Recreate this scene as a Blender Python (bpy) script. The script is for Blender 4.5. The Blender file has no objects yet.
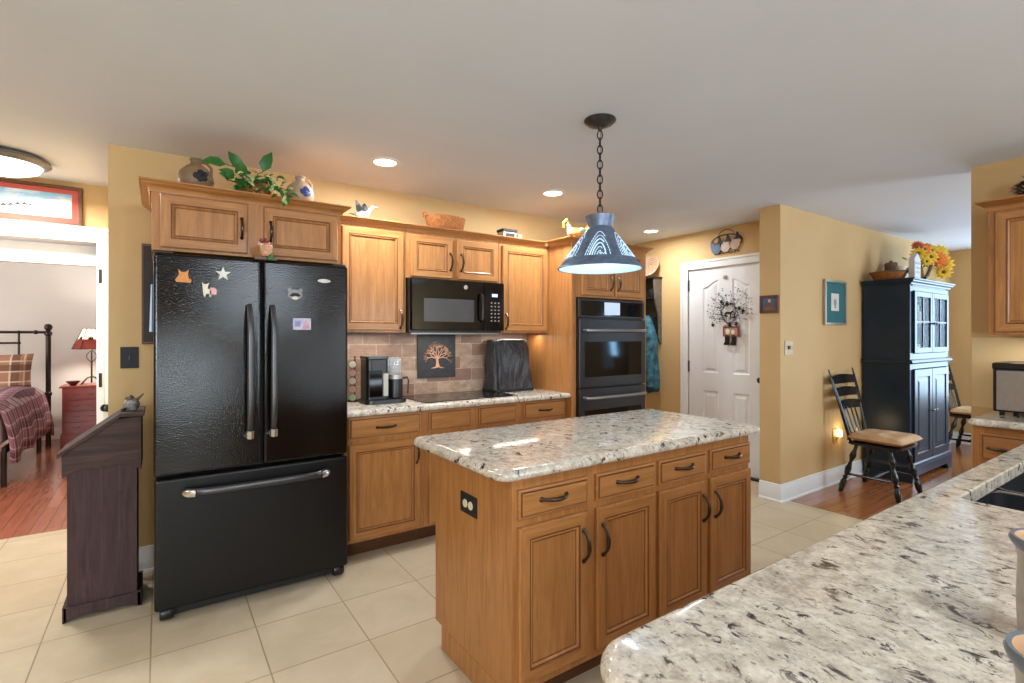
import bpy, bmesh, math, random
from math import sin, cos, pi, radians, atan2, hypot, sqrt
from mathutils import Vector, Matrix
random.seed(7)
SC = bpy.context.scene
COL = SC.collection
# ------------------------------------------------------------------ camera, world, lights, exposure
H = 1.365; CEIL = 2.44
cam = bpy.data.cameras.new('camera'); cam.sensor_width = 36; cam.lens = 510 / 1024 * 36
cam.shift_y = -6.0 / 1024; cam.clip_start = 0.02
co = bpy.data.objects.new('camera', cam); COL.objects.link(co)
co.location = (0, 0, H); co.rotation_euler = (pi / 2, 0, -radians(34.6)); SC.camera = co
W = bpy.data.worlds.new('world'); SC.world = W; W.use_nodes = True
W.node_tree.nodes['Background'].inputs[0].default_value = (0.80, 0.90, 1.0, 1)
W.node_tree.nodes['Background'].inputs[1].default_value = 1.0
SC.view_settings.view_transform = 'Standard'; SC.view_settings.look = 'None'
SC.view_settings.gamma = 1.0; SC.view_settings.use_curve_mapping = False
SC.view_settings.exposure = 0.0
SC.cycles.max_bounces = 8; SC.cycles.diffuse_bounces = 5; SC.cycles.glossy_bounces = 4
SC.cycles.caustics_reflective = False; SC.cycles.caustics_refractive = False
SC.cycles.sample_clamp_indirect = 6.0

def area(name, loc, rot, sx, sy, power, col=(1, 1, 1), disk=False):
    l = bpy.data.lights.new(name, 'AREA'); l.energy = power; l.color = col
    l.shape = 'DISK' if disk else 'RECTANGLE'; l.size = sx
    if not disk: l.size_y = sy
    o = bpy.data.objects.new(name, l); COL.objects.link(o); o.location = loc; o.rotation_euler = rot; return o
def point(name, loc, power, col, r=0.04):
    l = bpy.data.lights.new(name, 'POINT'); l.energy = power; l.color = col; l.shadow_soft_size = r
    o = bpy.data.objects.new(name, l); COL.objects.link(o); o.location = loc; return o
DAY = (0.74, 0.88, 1.0); WARM = (1.0, 0.88, 0.72); CANCOL = (0.92, 0.96, 1.0)
# added fill and refrigerator-glint lights behind the camera, then the dining-room lights
REAR = [(-2.9, -1.5, .65, 2.25, 165), (.03, .47, .45, 1.05, 30), (1.05, 1.60, 1.85, 2.25, 34), (2.15, 2.45, .75, 1.15, 8), (3.25, 4.2, .65, 2.25, 60)]  # made-up openings: large ones fill the room, small ones glint on the refrigerator
for a, b, z0, z1, pw in REAR:
    area('window_daylight', ((a + b) / 2, -3.42, (z0 + z1) / 2), (radians(116 if pw > 50 else 95), 0, 0), b - a - .06, z1 - z0 - .06, pw, DAY)
area('dining_daylight', (8.24, 0.85, 1.40), (0, radians(94), 0), 1.6, 1.4, 62, (0.55, 0.78, 1))
area('dining_daylight', (5.7, -1.42, 1.45), (radians(100), 0, 0), 1.3, 1.5, 60, DAY)  # added behind a made-up window to brighten the hutch front
area('dining_daylight', (7.62, -1.42, 1.40), (radians(100), 0, 0), 0.16, 0.9, 9, (0.3, 0.62, 1))
CANS = [(1.147, 3.048), (2.439, 2.991), (4.156, 3.507), (0.9, -0.9), (3.0, -0.9), (-1.6, 0.9), (-1.6, 3.0)]
for (x, y), pw in zip(CANS, (18, 18, 15, 22, 4, 16, 14)):
    area('can_light', (x, y, CEIL - 0.02), (0, 0, 0), 0.13, 0.13, pw, CANCOL, True)
area('hall_lamp_light', (-0.78, 4.22, CEIL - 0.13), (0, 0, 0), 0.34, 0.3, 34, (1, 0.97, 0.90), True)
point('pendant_bulb_light', (1.806, 1.845, 1.775), 6, (0.78, 0.92, 1.0), 0.03)
for x0, x1 in ((0.98, 1.38), (2.2, 2.64)):
    area('under_cabinet_light', ((x0 + x1) / 2, 3.45, 1.372), (0, 0, 0), x1 - x0, 0.05, 1.8, WARM)
area('cooktop_light', (1.78, 3.40, 1.368), (0, 0, 0), 0.35, 0.06, 1.8, WARM)
area('under_cabinet_light', (4.10, 0.45, 1.355), (0, 0, 0), 0.08, 0.7, 2.2, WARM)
point('night_light_glow', (5.19, 2.12, 0.47), 1.0, (1, 0.78, 0.48), 0.03)
point('bedroom_lamp_light', (-0.725, 8.40, 1.34), 38, (1, 0.92, 0.80), 0.05)
area('bedroom_daylight', (-3.6, 6.6, 1.5), (0, radians(-100), 0), 1.4, 1.4, 110, (1, .96, .9))  # unseen area light that brightens the bedroom

# ------------------------------------------------------------------ colour and material helpers
def S(r, g, b):
    f = lambda v: (v / 255 / 12.92) if v / 255 <= .04045 else ((v / 255 + .055) / 1.055) ** 2.4
    return (f(r), f(g), f(b), 1)
class NT:
    def __init__(s, name):
        s.m = bpy.data.materials.new(name); s.m.use_nodes = True; s.t = s.m.node_tree; s.b = s.t.nodes['Principled BSDF']
    def n(s, typ, **kw):
        nd = s.t.nodes.new(typ)
        for k, v in kw.items():
            if k.startswith('i_'):
                k2 = k[2:]; nd.inputs[int(k2) if k2.isdigit() else k2.replace('_', ' ')].default_value = v
            else: setattr(nd, k, v)
        return nd
    def l(s, a, b): s.t.links.new(a, b)
    def coords(s, scale=(1, 1, 1), rot=(0, 0, 0), loc=(0, 0, 0), kind='Object'):
        tc = s.n('ShaderNodeTexCoord'); mp = s.n('ShaderNodeMapping')
        mp.inputs['Scale'].default_value = scale; mp.inputs['Rotation'].default_value = rot; mp.inputs['Location'].default_value = loc
        s.l(tc.outputs[kind], mp.inputs[0]); return mp.outputs[0]
    def noise(s, vec, scale, detail=4, rough=.5, dist=0):
        nd = s.n('ShaderNodeTexNoise'); nd.inputs['Scale'].default_value = scale; nd.inputs['Detail'].default_value = detail
        nd.inputs['Roughness'].default_value = rough; nd.inputs['Distortion'].default_value = dist; s.l(vec, nd.inputs['Vector']); return nd.outputs['Fac']
    def ramp(s, fac, stops, interp='LINEAR'):
        nd = s.n('ShaderNodeValToRGB'); cr = nd.color_ramp; cr.interpolation = interp
        while len(cr.elements) < len(stops): cr.elements.new(.5)
        for e, (p, c) in zip(cr.elements, stops): e.position = p; e.color = c if len(c) == 4 else (*c, 1)
        s.l(fac, nd.inputs[0]); return nd.outputs[0]
    def mix(s, fac, a, b, bt='MIX'):
        nd = s.n('ShaderNodeMix', data_type='RGBA', blend_type=bt)
        for k, v in ((0, fac), (6, a), (7, b)):
            if isinstance(v, (int, float)): nd.inputs[k].default_value = v
            elif isinstance(v, tuple): nd.inputs[k].default_value = v
            else: s.l(v, nd.inputs[k])
        return nd.outputs[2]
    def math(s, op, a, b=0.0):
        nd = s.n('ShaderNodeMath', operation=op)
        for k, v in ((0, a), (1, b)):
            if isinstance(v, (int, float)): nd.inputs[k].default_value = v
            else: s.l(v, nd.inputs[k])
        return nd.outputs[0]
    def bump(s, h, strength=.2, dist=.01):
        nd = s.n('ShaderNodeBump'); nd.inputs['Strength'].default_value = strength; nd.inputs['Distance'].default_value = dist
        s.l(h, nd.inputs['Height']); s.l(nd.outputs[0], s.b.inputs['Normal'])
    def col(s, v):
        if isinstance(v, tuple): s.b.inputs['Base Color'].default_value = v
        else: s.l(v, s.b.inputs['Base Color'])
    def set(s, rough=.5, metal=0, spec=.5, coat=0):
        s.b.inputs['Roughness'].default_value = rough; s.b.inputs['Metallic'].default_value = metal
        s.b.inputs['Specular IOR Level'].default_value = spec; s.b.inputs['Coat Weight'].default_value = coat; s.b.inputs['Coat Roughness'].default_value = .15
        return s
BW = [(0, 0, 0, 1), (1, 1, 1, 1)]
def plain(name, rgb, rough=.5, metal=0, var=.12, scale=8, spec=.5, bump=0, bscale=200, coat=0):
    t = NT(name); c = S(*rgb); v = t.coords()
    d = tuple(x * (1 - var) for x in c[:3]) + (1,); e = tuple(min(1, x * (1 + var * .6)) for x in c[:3]) + (1,)
    t.col(t.ramp(t.noise(v, scale, 5), [(.3, d), (.7, e)])); t.set(rough, metal, spec, coat)
    if bump: t.bump(t.noise(v, bscale, 3), bump, .004)
    return t.m
def glow(name, rgb, strength):
    t = NT(name); t.col(S(*rgb)); t.b.inputs['Emission Color'].default_value = S(*rgb); t.b.inputs['Emission Strength'].default_value = strength; return t.m
def wood(name, a, b, axis='Z', rough=.38, sc=1.0, coat=.15, knots=False):
    t = NT(name); s = {'Z': (14, 14, 1.1), 'X': (1.1, 14, 14), 'Y': (14, 1.1, 14)}[axis]
    oi = t.n('ShaderNodeObjectInfo'); tc = t.n('ShaderNodeTexCoord'); ad = t.n('ShaderNodeVectorMath', operation='ADD')
    sc_ = t.n('ShaderNodeVectorMath', operation='SCALE'); cx = t.n('ShaderNodeCombineXYZ')
    for i in range(3): t.l(oi.outputs['Random'], cx.inputs[i])
    t.l(cx.outputs[0], sc_.inputs[0]); sc_.inputs['Scale'].default_value = 17.3
    t.l(tc.outputs['Object'], ad.inputs[0]); t.l(sc_.outputs[0], ad.inputs[1])
    mp = t.n('ShaderNodeMapping'); mp.inputs['Scale'].default_value = tuple(k * sc for k in s); t.l(ad.outputs[0], mp.inputs[0])
    v = mp.outputs[0]
    g = t.noise(v, 2.2, 6, .62, .8); f = t.noise(v, 9, 4, .6)
    c = t.ramp(g, [(.28, S(*a)), (.72, S(*b))])
    c = t.mix(t.ramp(f, [(.45, (0, 0, 0, 1)), (.75, (.28, .28, .28, 1))]), c, tuple(x * .62 for x in S(*a)[:3]) + (1,))
    if knots:
        k = t.noise(ad.outputs[0], 5.5, 1, .3); c = t.mix(t.ramp(k, [(.655, (0, 0, 0, 1)), (.70, (1, 1, 1, 1))]), c, S(34, 26, 26))
    t.col(c); t.set(rough, 0, .4, coat); t.bump(f, .05, .003); return t.m
CAB = ((156, 103, 56), (194, 136, 79))
M_cabv = wood('honey_maple_vertical', *CAB, 'Z'); M_cabh = wood('honey_maple_horizontal', *CAB, 'X'); M_caby = wood('honey_maple_depth', *CAB, 'Y')
M_glaze = wood('dark_glaze', (108, 66, 34), (128, 80, 44), 'Z')
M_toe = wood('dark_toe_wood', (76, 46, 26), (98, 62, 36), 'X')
M_bronze = plain('oil_rubbed_bronze', (82, 67, 55), .3, .85, .3, 30)
M_black = plain('black_plastic', (18, 18, 19), .3, 0, .2)
M_blackmat = plain('black_matte', (22, 22, 23), .6, 0, .2)
M_chrome = plain('chrome', (205, 205, 205), .18, 1, .05)
M_white = plain('white_trim_paint', (232, 232, 230), .4, 0, .03)
M_whitedoor = plain('white_door_paint', (226, 227, 228), .45, 0, .03)
M_gold = plain('gold_wall_paint', (206, 172, 120), .75, 0, .04, 2)
M_bedwall = plain('greige_wall_paint', (214, 211, 204), .8, 0, .03, 2)
M_ceil = plain('ceiling_paint', (220, 227, 238), .85, 0, .02, 2)
def wood_floor(name, a, b, axis):
    t = NT(name); v = t.coords(rot=(0, 0, pi / 2 if axis == 'Y' else 0))
    br = t.n('ShaderNodeTexBrick', offset=.37, squash=1); t.l(v, br.inputs['Vector'])
    for k, x in (('Scale', 1), ('Mortar Size', .0016), ('Mortar Smooth', .1), ('Bias', 0), ('Brick Width', .9), ('Row Height', .083)): br.inputs[k].default_value = x
    br.inputs['Color1'].default_value = S(*a); br.inputs['Color2'].default_value = S(*b); br.inputs['Mortar'].default_value = S(60, 28, 14)
    vv = t.coords(scale=(14, 1.2, 1) if axis == 'Y' else (1.2, 14, 1)); g = t.noise(vv, 2.5, 6, .6, .6)
    t.col(t.mix(t.ramp(g, [(.3, (0, 0, 0, 1)), (.8, (.55, .55, .55, 1))]), br.outputs['Color'], S(104, 58, 34))); t.set(.2, 0, .5, .3); return t.m
M_woodfloor = wood_floor('cherry_plank_floor', (158, 98, 56), (180, 114, 68), 'X')
M_bedfloor = wood_floor('bedroom_plank_floor', (166, 96, 72), (188, 114, 88), 'Y')
def tile_floor():
    t = NT('beige_floor_tile'); v = t.coords(loc=(-.369, -.232, 0))
    br = t.n('ShaderNodeTexBrick', offset=0, squash=1); t.l(v, br.inputs['Vector'])
    for k, x in (('Scale', 1), ('Mortar Size', .0035), ('Mortar Smooth', .3), ('Bias', 0), ('Brick Width', .4025), ('Row Height', .4025)): br.inputs[k].default_value = x
    br.inputs['Color1'].default_value = S(198, 181, 152); br.inputs['Color2'].default_value = S(206, 190, 163); br.inputs['Mortar'].default_value = S(150, 128, 100)
    u = t.coords(); a = t.noise(u, 5, 6, .6, .4)
    t.col(t.mix(t.ramp(a, [(.35, (0, 0, 0, 1)), (.75, (.55, .55, .55, 1))]), br.outputs['Color'], S(180, 161, 130)))
    t.set(.38, 0, .4); t.bump(t.math('MULTIPLY', br.outputs['Fac'], -1), .25, .004); return t.m
M_tile = tile_floor()
def granite():
    t = NT('speckled_granite'); v = t.coords(scale=(1.6, 1, 1.3), rot=(0, 0, .25)); w = t.coords(rot=(0, 0, radians(-35)))
    base = t.ramp(t.noise(w, 26, 9, .72, .4), [(.30, S(164, 152, 137)), (.48, S(206, 195, 178)), (.66, S(232, 224, 210))])
    vo = t.n('ShaderNodeTexVoronoi'); vo.inputs['Scale'].default_value = 150; t.l(w, vo.inputs['Vector'])
    sp = t.n('ShaderNodeSeparateColor'); t.l(vo.outputs['Color'], sp.inputs[0])
    base = t.mix(t.ramp(sp.outputs[0], [(.6, (0, 0, 0, 1)), (1, (.35, .35, .35, 1))]), base, S(150, 140, 130))
    gm = t.ramp(t.noise(v, 13, 10, .74, .5), [(.53, (0, 0, 0, 1)), (.62, (.6, .6, .6, 1))])
    c = t.mix(gm, base, S(156, 147, 140))
    mask = t.ramp(t.noise(v, 5.0, 3, .5, .4), [(.40, (0, 0, 0, 1)), (.50, (1, 1, 1, 1))])
    br = t.ramp(t.noise(v, 21, 10, .72, .6), [(.550, (0, 0, 0, 1)), (.585, (.9, .9, .9, 1))])
    c = t.mix(t.math('MULTIPLY', mask, br), c, S(98, 88, 84))
    dk = t.ramp(t.noise(v, 21, 10, .72, .6), [(.590, (0, 0, 0, 1)), (.622, (1, 1, 1, 1))])
    c = t.mix(t.math('MULTIPLY', mask, dk), c, S(44, 38, 38))
    fl = t.ramp(t.noise(v, 60, 6, .65), [(.60, (0, 0, 0, 1)), (.66, (.7, .7, .7, 1))]); c = t.mix(fl, c, S(112, 102, 96))
    t.col(c); t.set(.10, 0, .5); return t.m
M_granite = granite()
def backsplash():
    t = NT('slate_backsplash_tile'); v = t.coords(rot=(radians(90), 0, 0), loc=(.06, .0, 0))
    tc = t.n('ShaderNodeTexCoord'); sp = t.n('ShaderNodeSeparateXYZ'); cb = t.n('ShaderNodeCombineXYZ'); t.l(tc.outputs['Object'], sp.inputs[0])
    t.l(sp.outputs[0], cb.inputs[0]); t.l(sp.outputs[2], cb.inputs[1])
    br = t.n('ShaderNodeTexBrick', offset=.5, squash=1); t.l(cb.outputs[0], br.inputs['Vector'])
    for k, x in (('Scale', 1), ('Mortar Size', .003), ('Mortar Smooth', .1), ('Bias', 0), ('Brick Width', .2), ('Row Height', .1)): br.inputs[k].default_value = x
    br.inputs['Color1'].default_value = S(136, 102, 86); br.inputs['Color2'].default_value = S(198, 174, 152); br.inputs['Mortar'].default_value = S(196, 178, 158)
    a = t.noise(t.coords(scale=(1, 1, 1.6)), 13, 6, .65, .6)
    t.col(t.mix(t.ramp(a, [(.35, (0, 0, 0, 1)), (.75, (.8, .8, .8, 1))]), br.outputs['Color'], S(120, 92, 82))); t.set(.45); return t.m
M_splash = backsplash()
def fridge_black():
    t = NT('textured_black_enamel'); v = t.coords(); t.col(S(6, 6, 7)); t.set(.11, 0, .42)
    vo = t.n('ShaderNodeTexVoronoi'); vo.inputs['Scale'].default_value = 150; vo.inputs['Randomness'].default_value = 1; t.l(v, vo.inputs['Vector'])
    t.bump(t.math('MULTIPLY', t.math('POWER', vo.outputs['Distance'], 2.0), -1), 1.0, .00035); return t.m
M_fridge = fridge_black()
M_fridge2 = plain('smooth_black_enamel', (9, 9, 10), .34, 0, .1, 8, .35)
M_handle = plain('grey_handle_metal', (82, 82, 84), .32, .8, .1)
M_ssdark = plain('black_stainless', (74, 75, 78), .33, .85, .08, 40)
M_ss = plain('brushed_steel', (160, 161, 163), .36, .9, .06, 40)
M_blackglass = plain('black_glass', (8, 8, 10), .06, 0, .1, 4, .4)
def glass(name, tint=(1, 1, 1, 1), rough=.02, alpha=.25):
    t = NT(name); t.b.inputs['Base Color'].default_value = tint; t.b.inputs['Roughness'].default_value = rough; t.b.inputs['Alpha'].default_value = alpha
    t.b.inputs['Specular IOR Level'].default_value = .8; return t.m
M_pane = glass('cabinet_pane', S(60, 90, 120), .03, .10); M_clear = glass('clear_carafe', S(200, 205, 210), .03, .35)
M_hutch = plain('navy_hutch_paint', (28, 46, 66), .34, 0, .2, 6, .34)
M_hutchside = M_hutch
M_chairblk = plain('black_chair_paint', (24, 23, 24), .24, 0, .3, 20)
M_tan = plain('tan_cushion', (206, 168, 128), .9, 0, .12, 30, .2, .3, 300)
M_podium = wood('purple_brown_pine', (48, 33, 34), (82, 60, 60), 'Z', .75, 1.0, 0, True); M_podiumx = wood('purple_brown_pine_horizontal', (44, 31, 29), (84, 62, 55), 'X', .75, 1.0, 0, True)
M_cherry = wood('cherry_red_wood', (138, 40, 18), (166, 60, 30), 'X', .3)
M_iron = plain('dark_iron', (46, 36, 32), .45, .5, .3)
M_stone = plain('tan_stoneware', (168, 142, 116), .45, 0, .15, 20)
M_stonedark = plain('brown_stoneware', (112, 86, 66), .5, 0, .2, 20)
M_cobalt = plain('cobalt_glaze', (44, 62, 118), .35)
M_leaf = plain('green_leaf', (48, 104, 40), .4, 0, .35, 12); M_leaf2 = plain('variegated_leaf', (196, 204, 140), .45, 0, .3, 25)
M_basket = plain('woven_basket', (176, 112, 62), .7, 0, .4, 60, .3, .6, 120)
M_yellow = plain('yellow_petal', (246, 204, 52), .6, 0, .15); M_orange = plain('orange_petal', (240, 132, 48), .6, 0, .2); M_rust = plain('rust_petal', (168, 66, 30), .6)
M_cream = plain('cream_ceramic', (228, 218, 198), .35, 0, .06); M_grey = plain('grey_ceramic', (150, 150, 150), .4, 0, .15)
M_red = plain('brick_red', (124, 54, 48), .5); M_pink = plain('pale_pink', (230, 176, 172), .5); M_mint = plain('pale_green', (176, 206, 170), .5)
M_tanlt = plain('orange_tan', (216, 140, 70), .5, 0, .2, 60)
M_teal = plain('teal_fabric', (70, 118, 134), .8, 0, .75, 16, .2, .4, 150); M_navyfab = plain('navy_fabric', (28, 38, 56), .85, 0, .2)
M_blue = plain('slate_blue_paint', (68, 88, 118), .5, 0, .25, 20)
M_paper = plain('white_paper', (220, 216, 206), .6); M_tealmat = plain('teal_mat_board', (40, 104, 108), .7, 0, .05); M_silver = plain('silver_frame', (178, 172, 160), .35, .6, .1)
M_brownframe = wood('brown_frame_wood', (80, 48, 28), (112, 70, 42), 'X', .4)
M_canglow = glow('can_lamp_glow', (255, 244, 224), 9); M_flush = glow('frosted_lamp_glow', (255, 248, 236), 5)
M_nl = glow('night_light_lens', (255, 214, 140), 9); M_display = glow('appliance_display', (186, 204, 226), .55)
M_almond = plain('almond_plastic', (188, 160, 108), .4); M_ivory = plain('ivory_socket', (226, 214, 186), .4)
M_towel = plain('pale_blue_towel', (168, 196, 226), .9, 0, .1, 30)

# ------------------------------------------------------------------ mesh builder
class MB:
    def __init__(s): s.v = []; s.f = []; s.m = []
    def add(s, vs, fs, mi=0):
        o = len(s.v); s.v += [tuple(v) for v in vs]; s.f += [tuple(i + o for i in f) for f in fs]; s.m += [mi] * len(fs) if isinstance(mi, int) else list(mi); return s
    def box(s, x0, x1, y0, y1, z0, z1, mi=0):
        return s.add([(x, y, z) for x in (x0, x1) for y in (y0, y1) for z in (z0, z1)], [(0, 1, 3, 2), (4, 6, 7, 5), (0, 4, 5, 1), (2, 3, 7, 6), (0, 2, 6, 4), (1, 5, 7, 3)], mi)
    def tube(s, pts, rad, n=8, mi=0, cap=True, flat=None):
        P = [Vector(p) for p in pts]; R = rad if isinstance(rad, (list, tuple)) else [rad] * len(P); vs = []; prev = None
        for i, p in enumerate(P):
            d = (P[min(i + 1, len(P) - 1)] - P[max(i - 1, 0)]).normalized()
            if prev is None:
                u = d.orthogonal().normalized()
                if flat is not None:
                    u = Vector(flat) - d * d.dot(Vector(flat)); u.normalize()
            else: u = (prev - d * prev.dot(d)).normalized()
            prev = u; w = d.cross(u); r = R[i]; ru, rw = r if isinstance(r, tuple) else (r, r)
            for k in range(n): a = 2 * pi * k / n; vs.append(p + u * ru * cos(a) + w * rw * sin(a))
        fs = [(i * n + k, i * n + (k + 1) % n, (i + 1) * n + (k + 1) % n, (i + 1) * n + k) for i in range(len(P) - 1) for k in range(n)]
        if cap: fs += [tuple(range(n - 1, -1, -1)), tuple(range((len(P) - 1) * n, len(P) * n))]
        return s.add(vs, fs, mi)
    def lathe(s, prof, c=(0, 0, 0), n=24, mi=0, axis=None, cap=True, arc=None):
        """prof: (radius, height) pairs; mi may be a list per profile segment"""
        c = Vector(c); q = Vector((0, 0, 1)).rotation_difference(Vector(axis).normalized()).to_matrix() if axis else Matrix.Identity(3); vs = []
        for r, z in prof:
            for k in range(n): a = 2 * pi * k / n; vs.append(c + q @ Vector((r * cos(a), r * sin(a), z)))
        fs = []; ms = []
        for i in range(len(prof) - 1):
            for k in range(n): fs.append((i * n + k, i * n + (k + 1) % n, (i + 1) * n + (k + 1) % n, (i + 1) * n + k)); ms.append(mi if isinstance(mi, int) else mi[i])
        if cap:
            fs += [tuple(range(n - 1, -1, -1)), tuple(range((len(prof) - 1) * n, len(prof) * n))]; ms += [ms[0], ms[-1]]
        return s.add(vs, fs, ms)
    def ball(s, c, r, mi=0, n=12, sc=(1, 1, 1)):
        rings = 8; vs = []; fs = []
        for i in range(1, rings):
            t = pi * i / rings
            for k in range(n): a = 2 * pi * k / n; vs.append((c[0] + r * sc[0] * sin(t) * cos(a), c[1] + r * sc[1] * sin(t) * sin(a), c[2] + r * sc[2] * cos(t)))
        for i in range(rings - 2):
            for k in range(n): fs.append((i * n + k, i * n + (k + 1) % n, (i + 1) * n + (k + 1) % n, (i + 1) * n + k))
        t_, b_ = len(vs), len(vs) + 1; vs += [(c[0], c[1], c[2] + r * sc[2]), (c[0], c[1], c[2] - r * sc[2])]
        fs += [(t_, (k + 1) % n, k) for k in range(n)] + [(b_, (rings - 2) * n + k, (rings - 2) * n + (k + 1) % n) for k in range(n)]
        return s.add(vs, fs, mi)
    def prism(s, pts, o, U, V, N, t, mi=0):
        o, U, V, N = Vector(o), Vector(U), Vector(V), Vector(N); n = len(pts)
        vs = [o + U * a + V * b for a, b in pts] + [o + U * a + V * b + N * t for a, b in pts]
        return s.add(vs, [tuple(range(n)), tuple(range(2 * n - 1, n - 1, -1))] + [(i, (i + 1) % n, n + (i + 1) % n, n + i) for i in range(n)], mi)
    def rings(s, x0, x1, z0, z1, rg, mi, fill, y0=0.0, sides=4):
        """concentric rectangles facing -y; rg = (inset, y); mi per strip"""
        vs = []
        for i, y in rg: vs += [(x0 + i, y0 + y, z0 + i), (x1 - i, y0 + y, z0 + i), (x1 - i, y0 + y, z1 - i), (x0 + i, y0 + y, z1 - i)]
        fs = []; ms = []
        for j in range(len(rg) - 1):
            for k in range(4): fs.append((j * 4 + k, j * 4 + (k + 1) % 4, j * 4 + 4 + (k + 1) % 4, j * 4 + 4 + k)); ms.append(mi[j] if not isinstance(mi[j], tuple) else mi[j][k % 2])
        L = (len(rg) - 1) * 4; fs.append((L, L + 1, L + 2, L + 3)); ms.append(fill); fs.append((3, 2, 1, 0)); ms.append(0); return s.add(vs, fs, ms)
    def sweep(s, path, prof, mi=0, closed=False):
        """profile (out, z) swept along an XY path, outward = right of the direction of travel, mitred"""
        n = len(path); vs = []
        for i in range(n):
            a = Vector(path[i - 1]) if (i > 0 or closed) else None; b = Vector(path[i]); c = Vector(path[(i + 1) % n]) if (i < n - 1 or closed) else None
            ns = []
            for p, q in ((a, b), (b, c)):
                if p is not None and q is not None: d = (q - p).normalized(); ns.append(Vector((d.y, -d.x)))
            m = ns[0] if len(ns) == 1 else (ns[0] + ns[1]) / (1 + ns[0].dot(ns[1]))
            for o, z in prof: vs.append((b.x + m.x * o, b.y + m.y * o, z))
        k = len(prof); fs = []
        for i in range(n if closed else n - 1):
            j = (i + 1) % n
            for e in range(k): fs.append((i * k + e, j * k + e, j * k + (e + 1) % k, i * k + (e + 1) % k))
        if not closed: fs += [tuple(range(k)), tuple(range(n * k - 1, (n - 1) * k - 1, -1))]
        return s.add(vs, fs, mi)
    def build(s, name, mats, parent=None, world=True, smooth=False, bevel=0, subsurf=0, seg=2, angle=35):
        me = bpy.data.meshes.new(name); v = s.v
        if parent is not None and world:
            inv = parent_matrix(parent).inverted(); v = [tuple(inv @ Vector(p)) for p in v]
        me.from_pydata(v, [], s.f); me.polygons.foreach_set('material_index', s.m)
        for m in (mats if isinstance(mats, (list, tuple)) else [mats]): me.materials.append(m)
        bm = bmesh.new(); bm.from_mesh(me); bmesh.ops.recalc_face_normals(bm, faces=bm.faces); bm.to_mesh(me); bm.free()
        if smooth:
            me.polygons.foreach_set('use_smooth', [True] * len(me.polygons))
            if smooth != 'all': me.set_sharp_from_angle(angle=radians(angle))
        o = bpy.data.objects.new(name, me); COL.objects.link(o)
        if parent is not None: o.parent = parent
        if bevel:
            b = o.modifiers.new('bevel', 'BEVEL'); b.width = bevel; b.segments = seg; b.limit_method = 'ANGLE'; b.angle_limit = radians(40)
        if subsurf:
            b = o.modifiers.new('subsurf', 'SUBSURF'); b.levels = b.render_levels = subsurf
        return o
def parent_matrix(o):
    m = Matrix.Translation(o.location) @ o.rotation_euler.to_matrix().to_4x4()
    return parent_matrix(o.parent) @ m if o.parent else m
def tag(o, label, cat, group=None):
    o['label'] = label; o['category'] = cat
    if group: o['group'] = group
    return o
def thing(name, label, cat, loc=(0, 0, 0), rz=0, group=None):
    o = bpy.data.objects.new(name, None); COL.objects.link(o); o.location = loc; o.rotation_euler = (0, 0, rz); o.empty_display_size = .05
    return tag(o, label, cat, group)
def struct(name, mb, mats, **k):
    o = mb.build(name, mats, **k); o['kind'] = 'structure'; return o
def dup(root, loc, rz=None, label=None):
    r = root.copy(); COL.objects.link(r); r.location = loc
    if rz is not None: r.rotation_euler = (0, 0, rz)
    if label: r['label'] = label
    for ch in list(root.children):
        c = ch.copy(); COL.objects.link(c); c.parent = r
        for g in list(ch.children):
            d = g.copy(); COL.objects.link(d); d.parent = c
    return r
def B(*a): return MB().box(*a)

# ------------------------------------------------------------------ the setting
YB = 3.64; YH = 4.71; XD = 4.62; YP = 2.19; XF = 8.32; XR = 4.28
struct('floor', B(-4.0, 4.28, -3.5, 4.75, -.05, 0).box(4.28, 4.75, 2.0, 4.75, -.05, 0), M_tile)
struct('floor_dining', B(4.28, 8.5, -1.6, 2.23, -.052, .002), M_woodfloor)
struct('floor_bedroom', B(-4.0, 1.5, 4.75, 9.1, -.052, .002), M_bedfloor)
struct('ceiling', B(-4.1, 8.5, -3.6, 9.1, CEIL, CEIL + .1), M_ceil)
struct('wall_back', B(-.24, 3.62, YB, YB + .12, 0, CEIL), M_gold)
struct('wall_back_stub', B(-.24, -.12, YB + .12, YH, 0, CEIL), M_gold)
struct('wall_alcove', B(3.50, 3.62, YB + .12, 4.6, 0, CEIL).box(3.62, XD + .12, 4.6, 4.72, 0, CEIL), M_gold)
struct('wall_hall', B(-.33, -.12, YH, YH + .12, 0, CEIL).box(-4.0, -.33, YH, YH + .12, 2.06, CEIL).box(-4.0, -1.35, YH, YH + .12, 0, 2.06), M_gold)
struct('wall_bedroom', B(-4.0, 1.5, 8.95, 9.07, 0, CEIL).box(1.4, 1.5, 4.83, 8.95, 0, CEIL), M_bedwall)
struct('wall_left', B(-4.1, -4.0, -3.5, 9.0, 0, CEIL), M_gold)
struct('wall_entry', B(XD, XD + .12, YP + .18, 2.53, 0, CEIL).box(XD, XD + .12, 3.41, 4.6, 0, CEIL).box(XD, XD + .12, 2.53, 3.41, 2.06, CEIL), M_gold)
struct('wall_picture', B(4.18, XF + .1, YP, YP + .175, 0, CEIL), M_gold)
struct('wall_dining', B(XF, XF + .12, -1.6, .08, 0, CEIL).box(XF, XF + .12, 1.62, YP, 0, CEIL).box(XF, XF + .12, .08, 1.62, 0, .55).box(XF, XF + .12, .08, 1.62, 2.25, CEIL), M_gold)
struct('wall_right', B(XR, XR + .12, -3.5, 1.02, 0, CEIL), M_gold)
def wall_with_openings(name, x0, x1, y0, y1, opens):
    mb = MB(); xs = x0
    for a, b, z0, z1 in opens: mb.box(xs, a, y0, y1, 0, CEIL).box(a, b, y0, y1, 0, z0).box(a, b, y0, y1, z1, CEIL); xs = b
    return struct(name, mb.box(xs, x1, y0, y1, 0, CEIL), M_gold)
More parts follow.
